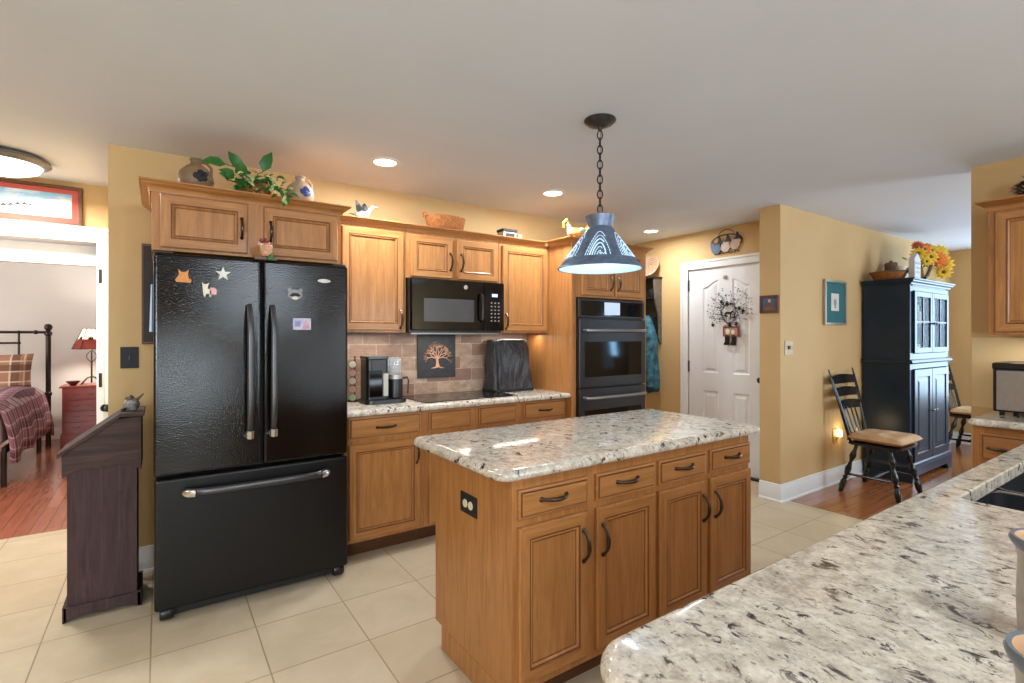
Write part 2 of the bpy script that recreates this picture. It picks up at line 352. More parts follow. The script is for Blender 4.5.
wall_with_openings('wall_rear', -4.0, XR, -3.6, -3.5, [w[:4] for w in REAR])  # openings made up for the added rear lights
wall_with_openings('wall_dining_rear', XR + .12, XF, -1.6, -1.5, [(5.0, 6.4, .65, 2.25), (7.45, 7.8, .65, 2.25)])  # the wide opening is made up for the hutch light
for i, (a, b, z0, z1, y) in enumerate([w[:4] + (-3.55,) for w in REAR] + [(7.45, 7.8, .65, 2.25, -1.55), (5.0, 6.4, .65, 2.25, -1.55)]):
    mb = MB()
    for x in (a + .02, (a + b) / 2, b - .02): mb.box(x - .02, x + .02, y - .03, y + .03, z0, z1)
    for z in (z0 + .02, (z0 + z1) / 2, z1 - .02): mb.box(a, b, y - .03, y + .03, z - .02, z + .02)
    struct('window_%d' % (i + 1), mb, M_white)  # rear frames and the wide dining frame are added around made-up light openings
mb = MB()
for y in (.11, .85, 1.59): mb.box(XF + .03, XF + .09, y - .03, y + .03, .55, 2.25)
for z in (.58, 1.45, 2.22): mb.box(XF + .03, XF + .09, .08, 1.62, z - .03, z + .03)
struct('window_8', mb, M_white)
# baseboards
BBP = [(0, 0), (.028, 0), (.028, .012), (.016, .018), (.016, .112), (.010, .122), (.008, .140), (0, .145)]
struct('baseboard_back', MB().sweep([(-.24, YH - .05), (-.24, YB), (-.03, YB)], BBP), M_white, smooth=True)
struct('baseboard_picture', MB().sweep([(4.18, 2.365), (4.18, YP), (XF, YP), (XF, -1.4)], BBP), M_white, smooth=True)
struct('baseboard_bedroom', MB().sweep([(-4, 8.95), (1.4, 8.95)], BBP), M_white, smooth=True)
# white entry door with casing
mb = B(XD - .02, XD, 3.395, 3.48, 0, 2.14).box(XD - .02, XD, 2.46, 2.545, 0, 2.14).box(XD - .02, XD, 2.545, 3.395, 2.055, 2.14)
mb.box(XD - .028, XD - .02, 3.455, 3.48, 0, 2.14).box(XD - .028, XD - .02, 2.46, 3.48, 2.115, 2.14)
struct('trim_1', mb, M_white, bevel=.004)
struct('trim_2', B(XD - .04, XD + .05, 2.545, 3.395, 0, .018), M_blackmat, bevel=.003)
def arch_panel(mb, y0, y1, z0, z1, arch, x):
    """raised moulded panel on a door facing -x; arch>0 raises the top towards the door centre"""
    def outline(i):
        pts = [(y0 + i, z0 + i), (y1 - i, z0 + i)]
        for k in range(9):
            f = k / 8; yy = y1 - i - (y1 - y0 - 2 * i) * f
            g = (1 - f) if arch < 0 else f
            pts.append((yy, z1 - i - abs(arch) * (0.5 + .5 * cos(pi * g))))
        return pts
    lv = [(0, 0), (.012, .009), (.026, .009), (.048, .001)]; vs = []; n = 11
    for i, d in lv: vs += [(x + d, p[0], p[1]) for p in outline(i)]
    fs = [(j * n + k, j * n + (k + 1) % n, (j + 1) * n + (k + 1) % n, (j + 1) * n + k) for j in range(3) for k in range(n)]; fs.append(tuple(range(3 * n, 4 * n)))
    mb.add(vs, fs); return outline(0)
def entry_door():
    x = XD + .006; mb = MB(); y0, y1, z0, z1 = 2.55, 3.39, .02, 2.05
    P = [(3.045, 3.225, .985, 1.925, .07), (2.715, 2.895, .985, 1.925, -.07), (3.045, 3.225, .20, .80, 0), (2.715, 2.895, .20, .80, 0)]
    outs = [arch_panel(mb, *p, x) for p in P]
    bm = bmesh.new(); ed = []
    for loop in [[(y0, z0), (y1, z0), (y1, z1), (y0, z1)]] + outs:
        vs = [bm.verts.new((x, a, b)) for a, b in loop]; ed += [bm.edges.new((vs[k], vs[(k + 1) % len(vs)])) for k in range(len(vs))]
    bmesh.ops.triangle_fill(bm, edges=ed, use_beauty=True, normal=(-1, 0, 0)); bm.verts.index_update()
    mb.add([v.co[:] for v in bm.verts], [tuple(v.index for v in f.verts) for f in bm.faces]); bm.free()
    mb.add([(x, y0, z0), (x, y1, z0), (x, y1, z1), (x, y0, z1), (x + .04, y0, z0), (x + .04, y1, z0), (x + .04, y1, z1), (x + .04, y0, z1)],
           [(0, 4, 5, 1), (1, 5, 6, 2), (2, 6, 7, 3), (3, 7, 4, 0), (4, 7, 6, 5)])
    d = struct('door_1', mb, M_whitedoor)
    for z in (1.89, 1.04, .25):
        MB().box(XD - .004, XD + .012, 3.386, 3.40, z - .06, z + .06).tube([(XD - .004, 3.393, z - .055), (XD - .004, 3.393, z + .055)], .006).build('hinge', M_blackmat, d)
    MB().lathe([(.001, .02), (.014, .019), (.020, .012), (.022, 0)], (x, 2.97, 1.945), 16, 0, (-1, 0, 0)).build('peephole', M_silver, d, smooth=True)
    MB().lathe([(.030, 0), (.030, .008), (.012, .012), (.012, .04), (.028, .05), (.028, .07), (.001, .078)], (x, 2.578, .95), 16, 0, (-1, 0, 0)).build('door_knob', M_blackmat, d, smooth=True)
entry_door()
# bedroom doorway casing, header and the edge of the opened door
mb = B(-.375, -.305, YH - .02, YH, 0, 2.12).box(-1.42, -1.35, YH - .02, YH, 0, 2.12).box(-1.355, -1.33, YH, YH + .12, 0, 2.06).box(-1.42, -.375, YH - .02, YH, 2.03, 2.12).box(-1.44, -.295, YH - .032, YH, 2.105, 2.135)
mb.box(-.372, -.33, YH, YH + .12, 0, 2.06).box(-1.35, -.37, YH, YH + .12, 2.03, 2.06)
struct('trim_3', mb, M_white, bevel=.003)
struct('trim_4', B(-2.2, -.385, YH + .125, YH + .20, 1.875, 2.02), M_white, bevel=.004)
d2 = struct('door_2', B(-.372, -.332, YH - .024, YH + .55, .02, 2.02), M_whitedoor, bevel=.002)
for z in (1.79, 1.045): B(-.362, -.344, YH - .028, YH - .022, z - .05, z + .05).build('hinge', M_blackmat, d2)
MB().lathe([(.026, 0), (.026, .008), (.010, .012), (.010, .03), (.027, .038), (.027, .055), (.001, .064)], (-.332, YH - .03, .845), 14, 0, (.6, -.8, 0)).build('door_knob', M_blackmat, d2, smooth=True)

# ------------------------------------------------------------------ cabinets
def door_front(x0, x1, z0, z1, rail=.058, t=.020):
    mb = MB(); rg = [(0, t), (0, .005), (.005, 0), (rail - .014, 0), (rail - .011, .003), (rail - .007, .003), (rail - .004, .0005), (rail + .002, .007), (rail + .006, .009), (rail + .010, .009)]
    return mb.rings(x0, x1, z0, z1, rg, [0, 0, (2, 0), 1, 1, 0, 0, 1, 0], 0)
def drawer_front(x0, x1, z0, z1, t=.020):
    return MB().rings(x0, x1, z0, z1, [(0, t), (0, .007), (.008, .005), (.011, .006), (.014, .001), (.018, 0)], [0, 0, 1, 1, 0], 0)
def pull(cx, cz, vert, L=.118, y=0):
    mb = MB(); pts = []; rr = []
    for i in range(13):
        f = i / 12; a = (f - .5) * L; p = -.030 * (1 - abs(2 * f - 1) ** 2.4) - .003
        pts.append((cx, y + p, cz + a) if vert else (cx + a, y + p, cz)); e = abs(2 * f - 1); w = .0050 + .0035 * (1 - e) + (.004 if e > .85 else 0)
        rr.append((w, w))
    mb.tube(pts, rr, 8)
    for sg in (-1, 1):
        c = (cx, y, cz + sg * L / 2) if vert else (cx + sg * L / 2, y, cz)
        mb.lathe([(.009, 0), (.0095, .003), (.004, .008)], c, 10, 0, (0, -1, 0))
    return mb
def cabinet(name, label, loc, rz, w, d, z0, z1, fronts, toe=0, toeback=0, crown=None, hollow=False, extra=None, group=None, matd=None):
    T = thing(name, label, 'cabinet', loc, rz, group); mb = MB(); b = z0 + toe
    if hollow:
        mb.box(0, w, .02, .034, b, z1).box(0, .018, .04, d, b, z1).box(w - .018, w, .04, d, b, z1).box(.018, w - .018, d - .018, d, b, z1).box(.018, w - .018, .04, d - .018, b, b + .018)
    else: mb.box(0, w, .02, d, b, z1)
    mb.build('carcass', M_cabv, T, False, bevel=.002)
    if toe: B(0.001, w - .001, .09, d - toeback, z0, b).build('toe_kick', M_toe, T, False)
    for f in fronts:
        k, x0, x1, a, c = f[:5]
        if k == 'door': o = door_front(x0, x1, a, c).build('door', [M_cabv, M_glaze, M_cabh], T, False)
        else: o = drawer_front(x0, x1, a, c).build('drawer' if k == 'drawer' else 'false_drawer_front', [M_cabh, M_glaze], T, False)
        if len(f) > 5 and f[5]: pull(*f[5]).build('handle', M_bronze, o, False, smooth=True)
    if crown:
        zt, ht, pr, path = crown
        prof = [(0, zt - ht), (pr * .16, zt - ht), (pr * .2, zt - ht * .78), (pr * .42, zt - ht * .5), (pr * .8, zt - ht * .28), (pr * .86, zt - ht * .18), (pr, zt - ht * .14), (pr, zt), (0, zt)]
        MB().sweep(path, prof).build('crown_molding', M_cabh, T, False, smooth=True, angle=50)
    return T
# over the refrigerator
FX = -.035
fc = cabinet('refrigerator_cabinet', 'two-door maple wall cabinet with crown, set over the black refrigerator', (FX, 3.03, 0), 0, .91, .60, 1.785, 2.115,
    [('door', .034, .418, 1.800, 2.062, (.390, 1.93, True, .10)), ('door', .497, .890, 1.800, 2.062, (.530, 1.93, True, .10))], crown=(2.122, .052, .050, [(0, .60), (0, .02), (.91, .02), (.91, .60)]))
YU = 3.31
cabinet('wall_cabinet', 'tall single-door maple wall cabinet between refrigerator and microwave', (.93, YU, 0), 0, .472, .322, 1.385, 2.12,
    [('door', .03, .451, 1.40, 2.075, (.425, 1.475, True))], crown=(2.137, .045, .045, [(0, .02), (.472, .02)]))
cabinet('wall_cabinet', 'short two-door maple wall cabinet directly above the black microwave', (1.404, YU, 0), 0, .765, .322, 1.768, 2.12,
    [('door', .028, .356, 1.778, 2.070, (.335, 1.90, True)), ('door', .397, .750, 1.778, 2.070, (.425, 1.90, True))], crown=(2.137, .045, .045, [(0, .02), (.765, .02)]))
cabinet('wall_cabinet', 'tall single-door maple wall cabinet between microwave and oven tower', (2.171, YU, 0), 0, .488, .322, 1.385, 2.12,
    [('door', .027, .470, 1.40, 2.070, (.055, 1.475, True))], crown=(2.137, .045, .045, [(0, .02), (.440, .02)]))
# oven tower (open niche for the ovens)
T = thing('oven_tower_cabinet', 'tall maple cabinet tower that houses the double wall oven', 'cabinet', (2.66, 3.03, 0))
mb = B(0, .02, .0, .60, 0, 2.12); mb.box(.885 - .02, .885, .02, .60, 0, 2.12).box(.02, .865, .58, .60, .10, 2.12).box(.02, .865, .02, .58, 1.672, 2.12).box(.02, .865, .02, .58, .10, .285)
mb.box(.02, .064, .02, .04, .285, 1.672).box(.842, .865, .02, .04, .285, 1.672)
mb.build('carcass', M_cabv, T, False, bevel=.002)
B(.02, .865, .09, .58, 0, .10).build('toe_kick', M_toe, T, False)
for x0, x1, hx in ((.115, .456, .43), (.491, .83, .517)):
    o = door_front(x0, x1, 1.690, 2.070).build('door', [M_cabv, M_glaze, M_cabh], T, False); pull(hx, 1.80, True).build('handle', M_bronze, o, False, smooth=True)
o = drawer_front(.04, .845, .115, .27).build('drawer', [M_cabh, M_glaze], T, False); pull(.44, .195, False).build('handle', M_bronze, o, False, smooth=True)
zt, ht, pr = 2.14, .05, .048
MB().sweep([(0, .265), (0, .02), (.885, .02), (.885, .60)], [(0, zt - ht), (pr * .16, zt - ht), (pr * .2, zt - ht * .78), (pr * .42, zt - ht * .5), (pr * .8, zt - ht * .28), (pr, zt - ht * .14), (pr, zt), (0, zt)]).build('crown_molding', M_cabh, T, False, smooth=True, angle=50)
# back base cabinets
YBASE = 3.08
cabinet('base_cabinet', 'maple base cabinet with one drawer over one door, beside the refrigerator', (.905, YBASE, 0), 0, .522, .545, 0, .872,
    [('drawer', .03, .498, .730, .862, (.262, .795, False)), ('door', .03, .498, .122, .700, (.468, .60, True))], toe=.10)
cabinet('base_cabinet', 'maple base cabinet under the glass cooktop with two false drawer fronts', (1.428, YBASE, 0), 0, .782, .545, 0, .872,
    [('false', .037, .355, .730, .862), ('false', .42, .742, .730, .862), ('door', .037, .372, .122, .700, (.345, .60, True)), ('door', .412, .745, .122, .700, (.44, .60, True))], toe=.10)
cabinet('base_cabinet', 'maple base cabinet with drawer, between cooktop and oven tower', (2.211, YBASE, 0), 0, .448, .545, 0, .872,
    [('drawer', .025, .430, .730, .862, (.228, .795, False)), ('door', .025, .430, .122, .700, (.055, .60, True))], toe=.10)
# island
IX = 1.010; IY = 1.445
isl = cabinet('island_cabinet', 'maple kitchen island base with four drawers over four doors', (IX, IY, 0), 0, 1.475, .62, 0, .874,
    [('drawer', .020, .348, .717, .822, (.173, .777, False)), ('drawer', .392, .735, .717, .822, (.560, .777, False)), ('drawer', .762, 1.096, .717, .822, (.927, .777, False)), ('drawer', 1.130, 1.466, .717, .822, (1.298, .777, False)),
     ('door', .020, .348, .135, .690, (.318, .565, True)), ('door', .392, .735, .135, .690, (.420, .565, True)), ('door', .762, 1.096, .135, .690, (1.066, .565, True)), ('door', 1.130, 1.466, .135, .690, (1.160, .565, True))], toe=.10, toeback=.06)
B(IX - .001, IX + .018, IY + .02, IY + .56, 0, .10).build('end_panel_foot', M_cabv, isl, bevel=.002)
op = B(IX - .006, IX, 1.700, 1.826, .655, .735).build('outlet_plate', M_blackmat, isl, bevel=.002); op['label'] = 'black outlet plate'
for y in (1.742, 1.784): MB().lathe([(.001, .004), (.015, .004), (.017, 0)], (IX - .006, y, .695), 14, 0, (-1, 0, 0)).build('socket', M_ivory, op, smooth=True)
# right-hand run (faces -x): upper and base cabinet
ru = cabinet('wall_cabinet', 'maple wall cabinet with crown, hung on the right wall over the toaster oven', (3.93, .865, 0), -pi / 2, .95, .345, 1.368, 2.10,
    [('door', .032, .46, 1.385, 2.068, (.43, 1.47, True)), ('door', .49, .92, 1.385, 2.068, (.52, 1.47, True))], crown=(2.14, .06, .05, [(0, .345), (0, .02), (.95, .02), (.95, .345)]))
cabinet('base_cabinet', 'maple base cabinet with drawer under the toaster oven on the right', (3.66, .872, 0), -pi / 2, .30, .61, 0, .872,
    [('drawer', .036, .285, .69, .835, (.13, .762, False)), ('door', .036, .285, .122, .66, (.06, .56, True))], toe=.10)
# sink peninsula base
cabinet('sink_base_cabinet', 'maple base cabinet run carrying the long sink counter in front', (3.55, .522, 0), pi, 2.95, .60, 0, .872,
    [('door', .05 + i * .415, .44 + i * .415, .122, .70, None) for i in range(7)], toe=.10, hollow=True)

# ------------------------------------------------------------------ granite worktops
def offset(pl, d):
    n = len(pl); out = []
    for i in range(n):
        a, b, c = Vector(pl[i - 1]), Vector(pl[i]), Vector(pl[(i + 1) % n]); e1 = (b - a).normalized(); e2 = (c - b).normalized()
        n1 = Vector((-e1.y, e1.x)); n2 = Vector((-e2.y, e2.x)); m = (n1 + n2) / (1 + n1.dot(n2)); out.append((b.x + m.x * d, b.y + m.y * d))
    return out
def roundpoly(pts, rs, seg=8):
    out = []; n = len(pts)
    for i in range(n):
        b = Vector(pts[i]); r = rs[i]
        if r <= 0: out.append(tuple(b)); continue
        d1 = (Vector(pts[i - 1]) - b).normalized(); d2 = (Vector(pts[(i + 1) % n]) - b).normalized(); p1 = b + d1 * r; c = p1 + d2 * r; p2 = b + d2 * r
        a1 = atan2(p1.y - c.y, p1.x - c.x); a2 = atan2(p2.y - c.y, p2.x - c.x); da = (a2 - a1 + pi) % (2 * pi) - pi
        out += [(c.x + r * cos(a1 + da * k / seg), c.y + r * sin(a1 + da * k / seg)) for k in range(seg + 1)]
    return out
def slab(outer, holes, z0, z1, rt=.022, rb=.013):
    """outer counter-clockwise; holes clockwise"""
    mb = MB(); prof = [(rb, z0)] + [(rb * (1 - sin(a)), z0 + rb * (1 - cos(a))) for a in (pi / 6, pi / 3, pi / 2)] + [(rt * (1 - cos(a)), z1 - rt + rt * sin(a)) for a in (0, pi / 8, pi / 4, 3 * pi / 8, pi / 2)]
    loops = []
    for pl, pf in [(outer, prof)] + [(h, [(0, z0), (0, z1 - .004), (.004, z1)]) for h in holes]:
        n = len(pl); vs = []
        for d, z in pf: vs += [(x, y, z) for x, y in offset(pl, d)]
        mb.add(vs, [(j * n + k, j * n + (k + 1) % n, (j + 1) * n + (k + 1) % n, (j + 1) * n + k) for j in range(len(pf) - 1) for k in range(n)]); loops.append((vs[:n], vs[-n:]))
    for w in (0, 1):
        bm = bmesh.new(); ed = []
        for L in loops:
            v = [bm.verts.new(p) for p in L[w]]; ed += [bm.edges.new((v[k], v[(k + 1) % len(v)])) for k in range(len(v))]
        bmesh.ops.triangle_fill(bm, edges=ed, use_beauty=True, normal=(0, 0, 1)); bm.verts.index_update()
        mb.add([v.co[:] for v in bm.verts], [tuple(v.index for v in f.verts) for f in bm.faces]); bm.free()
    return mb
def worktop(label, outer, holes=[]):
    o = slab(outer, holes, .875, .914).build('granite_countertop', M_granite, smooth=True, angle=40)
    bm = bmesh.new(); bm.from_mesh(o.data); bmesh.ops.remove_doubles(bm, verts=bm.verts, dist=1e-5); bmesh.ops.recalc_face_normals(bm, faces=bm.faces); bm.to_mesh(o.data); bm.free()
    o.data.polygons.foreach_set('use_smooth', [True] * len(o.data.polygons)); o.data.set_sharp_from_angle(angle=radians(40))
    return tag(o, label, 'countertop')
worktop('speckled granite countertop of the island, with rounded edges', roundpoly([(.920, 1.395), (2.505, 1.395), (2.505, 2.135), (.920, 2.135)], [.06, .05, .05, .05]))
worktop('narrow granite countertop along the tiled backsplash, holding the cooktop', roundpoly([(.905, 3.04), (2.657, 3.04), (2.657, 3.635), (.905, 3.635)], [.0] * 4))
SX0, SX1, SY0, SY1 = 1.825, 2.66, .03, .463
hole = roundpoly([(SX0, SY0), (SX0, SY1), (SX1, SY1), (SX1, SY0)], [.03] * 4, 5)
worktop('long speckled granite sink counter in front, running to the right wall', roundpoly([(.497, -.13), (4.275, -.13), (4.275, .885), (3.635, .885), (3.635, .552), (.497, .552)], [.05, 0, 0, .03, 0, .075]), [hole])
struct('trim_5', B(4.276, XR, -1.2, 1.016, .914, 1.352), plain('cream_splash_paint', (222, 196, 148), .5, 0, .04, 3))
# sink
T = thing('kitchen_sink', 'black composite double-bowl sink set into the long front counter', 'sink', ((SX0 + SX1) / 2, .24, .68))
mb = MB(); lo = .685; xm = 2.19
def bowl(mb, x0, x1, y0, y1, zt, zb):
    o = roundpoly([(x0, y0), (x1, y0), (x1, y1), (x0, y1)], [.05] * 4, 5); i1 = offset(o, .012); i2 = offset(i1, .03); n = len(o)
    vs = [(x, y, zt) for x, y in o] + [(x, y, zt) for x, y in i1] + [(x, y, zb + .03) for x, y in i1] + [(x, y, zb) for x, y in i2] + [(x, y, zb - .012) for x, y in o]
    fs = [(j * n + k, j * n + (k + 1) % n, (j + 1) * n + (k + 1) % n, (j + 1) * n + k) for j in range(3) for k in range(n)]
    fs += [tuple(range(3 * n, 4 * n)), tuple(range(4 * n, 5 * n))] + [(k, (k + 1) % n, 4 * n + (k + 1) % n, 4 * n + k) for k in range(n)]; mb.add(vs, fs)
M_sink = plain('black_composite', (34, 35, 38), .35, 0, .2, 60)
for nm, a, b in (('basin', SX0 - .012, xm - .012), ('basin', xm + .012, SX1 + .012)):
    mb = MB(); bowl(mb, a, b, SY0 - .012, SY1 + .012, .874, lo); o = mb.build(nm, M_sink, T, smooth=True, angle=50)
    MB().lathe([(.04, 0), (.042, .003), (.03, .004), (.001, .002)], ((a + b) / 2, .24, lo), 18).build('drain', M_chrome, o, smooth=True)
B(xm - .014, xm + .014, SY0, SY1, .845, .873).build('divider', M_ss, T, bevel=.006, seg=3)
# backsplash with the tree tile
s_ = struct('wall_backsplash', B(.93, 2.655, 3.632, YB, .914, 1.385), M_splash)
T = thing('tree_tile', 'square black slate tile with a copper tree on the backsplash', 'decorative tile', (1.785, 3.626, 1.04))
B(1.620, 1.948, 3.620, 3.632, 1.036, 1.372).build('slate', plain('black_slate', (44, 46, 52), .5, 0, .3, 30), T, bevel=.003)
mb = MB(); M_copper = plain('copper_inlay', (208, 158, 128), .4, .2, .3, 60); Yt = 3.619
def branch(p, a, L, r, dep):
    q = (p[0] + L * sin(a), p[1] + L * cos(a)); mid = ((p[0] + q[0]) / 2 + random.uniform(-.08, .08) * L, (p[1] + q[1]) / 2)
    mb.tube([(p[0], Yt, p[1]), (mid[0], Yt, mid[1]), (q[0], Yt, q[1])], [(r, .002), (r * .85, .002), (r * .65, .002)], 5, flat=(1, 0, 0))
    if dep > 0:
        for s in (-1, 1): branch(q, a + s * random.uniform(.35, .7), L * random.uniform(.62, .82), r * .62, dep - 1)
        if random.random() < .5: branch(q, a + random.uniform(-.2, .2), L * .7, r * .55, dep - 1)
mb.tube([(1.79, Yt, 1.115), (1.787, Yt, 1.15), (1.785, Yt, 1.19)], [(.020, .002), (.011, .002), (.010, .002)], 6, flat=(1, 0, 0))
for s in (-1, 1): mb.tube([(1.79, Yt, 1.122), (1.79 + s * .03, Yt, 1.113), (1.79 + s * .055, Yt, 1.110)], [(.008, .002), (.005, .002), (.002, .002)], 5, flat=(0, 0, 1))
for a in (-1.3, -.75, -.25, .3, .8, 1.35): branch((1.785, 1.185), a, .043, .0052, 4)
mb.build('tree_inlay', M_copper, T)

# ------------------------------------------------------------------ refrigerator
T = thing('refrigerator', 'black textured french-door refrigerator with bottom freezer drawer', 'refrigerator', (.43, 3.27, 0))
B(-.018, .878, 2.992, 3.60, .06, 1.745).build('body', M_fridge2, T, bevel=.006)
B(.03, .83, 2.97, 3.0, .012, .055).build('toe_grille', M_blackmat, T, bevel=.004)
YF = 2.92
def fridge_door(x0, x1, z0, z1, hx):
    d = B(x0, x1, YF, 2.988, z0, z1).build('door', M_fridge, T, bevel=.014, seg=4)
    mb = MB(); pts = []; rr = []
    for i in range(17):
        f = i / 16; z = .86 + .66 * f; e = abs(2 * f - 1); pts.append((hx, YF - .012 - .048 * (1 - e ** 6), z)); rr.append((.017 - .004 * e ** 4, .011))
    mb.tube(pts, rr, 12, flat=(1, 0, 0)); h = mb.build('handle', M_handle, d, smooth=True)
    MB().tube([(hx, YF, .868), (hx, YF - .028, .845), (hx, YF - .052, .850), (hx, YF - .060, .885)], [(.014, .010), (.018, .012), (.0185, .012), (.0175, .0115)], 12, flat=(1, 0, 0)).build('end_cap', M_chrome, h, smooth=True)
    return d
fridge_door(-.026, .430, .694, 1.757, .375); dR = fridge_door(.442, .880, .694, 1.757, .485)
d = B(-.024, .880, YF, 2.988, .058, .682).build('freezer_drawer', M_fridge2, T, bevel=.014, seg=4)
mb = MB(); pts = []; rr = []
for i in range(17):
    f = i / 16; e = abs(2 * f - 1); pts.append((.10 + .66 * f, YF - .014 - .050 * (1 - e ** 6), .612 + .0 * e)); rr.append((.019, .012))
mb.tube(pts, rr, 12, flat=(0, 0, 1)); h = mb.build('handle', M_handle, d, smooth=True)
for x, sg in ((.085, 1), (.775, -1)):
    MB().tube([(x, YF, .612), (x + sg * .01, YF - .035, .612), (x + sg * .03, YF - .055, .612), (x + sg * .055, YF - .062, .612)], [(.014, .012), (.020, .013), (.0205, .013), (.0200, .0125)], 12, flat=(0, 0, 1)).build('end_cap', M_chrome, h, smooth=True)
for x in (.025, .835): MB().lathe([(.030, -.028), (.034, -.02), (.034, .02), (.030, .028)], (x, 2.965, .034), 16, 0, (1, 0, 0)).box(x - .026, x + .026, 2.945, 3.02, .03, .06).build('foot', M_black, T, smooth=True)
for x in (.02, .84): B(x - .035, x + .035, 2.945, 3.06, 1.757, 1.770).build('hinge_cover', M_black, T, bevel=.004)
MB().prism([(.035 * cos(a) * abs(cos(a)) ** .2, .011 * sin(a)) for a in [2 * pi * k / 24 for k in range(24)]], (.748, YF, 1.667), (1, 0, 0), (0, 0, 1), (0, -1, 0), .004).build('badge', M_silver, dR)
# magnets
def magnet(name, label, polys, x, z, cat='magnet'):
    T = thing(name, label, cat, (x, YF - .0005, z)); return T, [MB().prism([(x + a, z + b) for a, b in pl], (0, YF - .0005 - .0035 * lay, 0), (1, 0, 0), (0, 0, 1), (0, -1, 0), .0035).build(nm, m, T) for nm, pl, m, lay in polys]
def ell(cx, cz, rx, rz, n=16): return [(cx + rx * cos(2 * pi * k / n), cz + rz * sin(2 * pi * k / n)) for k in range(n)]
magnet('animal_magnet', 'small orange seated cat shaped magnet, top left of the refrigerator', [('body', [(-.028, -.03), (.03, -.03), (.034, -.018), (.022, -.01), (.018, .01), (.022, .03), (.008, .02), (-.008, .02), (-.02, .032), (-.018, .008), (-.026, -.008), (-.034, -.018)], M_tanlt, 0)], .092, 1.651)
st = [((.036 if k % 2 == 0 else .014) * sin(pi * k / 5), (.036 if k % 2 == 0 else .014) * cos(pi * k / 5)) for k in range(10)]
magnet('star_magnet', 'silver five-pointed star magnet on the left refrigerator door', [('star', st, M_silver, 0)], .259, 1.673)
magnet('lamb_magnet', 'white and pink lamb shaped magnet on the left refrigerator door', [('body', [(-.018, -.036), (-.012, -.036), (-.010, -.022), (.004, -.022), (.006, -.036), (.012, -.036), (.014, -.02), (.010, .0), (-.004, .004), (.0, .02), (.004, .034), (-.006, .026), (-.018, .026), (-.026, .034), (-.024, .01), (-.022, -.018)], M_cream, 0),
    ('blanket', [(.006, -.024), (.034, -.024), (.036, .0), (.026, .010), (.008, .008)], M_pink, 0)], .195, 1.592)
T_, p_ = magnet('raccoon_magnet', 'grey masked raccoon face magnet on the right refrigerator door', [('face', ell(0, 0, .036, .028), M_grey, 0), ('mask', [(-.03, -.006), (-.012, .008), (.012, .008), (.03, -.006), (.014, -.012), (-.014, -.012)], M_blackmat, 1), ('muzzle', ell(0, -.018, .016, .010), M_cream, 1), ('ear', ell(-.028, .024, .010, .010), M_grey, 0), ('ear', ell(.028, .024, .010, .010), M_grey, 0)], .597, 1.585)
magnet('photo_card', 'small pale pink and blue photo card on right refrigerator door', [('card', [(-.046, -.031), (.046, -.031), (.046, .031), (-.046, .031)], plain('photo_print', (198, 190, 214), .4, 0, .3, 30), 0), ('figure', [(.006, -.026), (.036, -.026), (.03, .008), (.018, .02), (.008, .004)], plain('photo_pink', (206, 160, 170), .5, 0, .3, 60), 1), ('patch', [(-.038, -.014), (-.008, -.014), (-.008, .018), (-.038, .018)], plain('photo_blue', (150, 156, 196), .5, 0, .3, 60), 1)], .632, 1.427, 'photo')
# cluster hanging at the gap above the doors
T = thing('kitchen_ornament', 'small flowery garden gnome ornament at the top of the refrigerator doors', 'ornament', (.452, 2.895, 1.76))
MB().lathe([(.018, 0), (.026, .01), (.030, .04), (.034, .05), (.03, .055)], (.452, 2.90, 1.7765), 14).build('pot', plain('peach_pot', (206, 158, 126), .5, 0, .3, 60), T, smooth=True)
mb = MB()
for i in range(16): a = random.uniform(0, 2 * pi); r = random.uniform(.0, .036); mb.ball((.452 + r * cos(a) * 1.1, 2.90 + r * sin(a) * .5, 1.835 + random.uniform(-.012, .026)), random.uniform(.009, .016), i % 4, 8)
mb.build('blossoms', [M_pink, M_cream, M_red, M_tanlt], T, smooth=True)
MB().lathe([(.014, 0), (.018, .02), (.006, .045)], (.470, 2.895, 1.757), 10).build('green_leaf_tuft', M_leaf, T, smooth=True)
B(.40, .505, 2.90, 2.94, 1.7575, 1.776).build('base', M_stonedark, T, bevel=.003)
# dish towel and wall board by the refrigerator's side
mb = MB(); n = 9; vs = []
for j in range(2):
    for i in range(n): f = i / (n - 1); vs.append((-.030 - .012 * sin(f * 9) - j * .006, 3.22 + .16 * f, 1.385 + j * 0)); vs.append((-.028 - .006 * sin(f * 9) - j * .006, 3.22 + .16 * f, 1.63))
fs = [(2 * i, 2 * i + 2, 2 * i + 3, 2 * i + 1) for i in range(n - 1)] + [(2 * n + 2 * i, 2 * n + 2 * i + 1, 2 * n + 2 * i + 3, 2 * n + 2 * i + 2) for i in range(n - 1)]
fs += [(2 * i + 1, 2 * i + 3, 2 * n + 2 * i + 3, 2 * n + 2 * i + 1) for i in range(n - 1)]
tag(mb.add(vs, fs).build('dish_towel', M_towel, smooth=True), 'pale blue dish towel hanging on the left side of the refrigerator', 'towel')
T = thing('wall_board', 'tall dark brown board on the gold wall half hidden by the refrigerator', 'board', (.02, YB - .012, 1.31))
B(-.088, .13, YB - .022, YB, 1.315, 1.895).build('panel', M_brownframe, T, bevel=.004)
B(-.080, .12, YB - .028, YB - .022, 1.33, 1.88).build('face', M_iron, T, bevel=.002)
T = thing('switch_plate', 'dark bronze light switch plate on the wall beside the refrigerator', 'light switch', (-.143, YB - .004, 1.24))
B(-.186, -.102, YB - .006, YB, 1.178, 1.300).build('plate', M_blackmat, T, bevel=.002); B(-.150, -.138, YB - .014, YB - .006, 1.225, 1.252).build('toggle', M_black, T, bevel=.002)

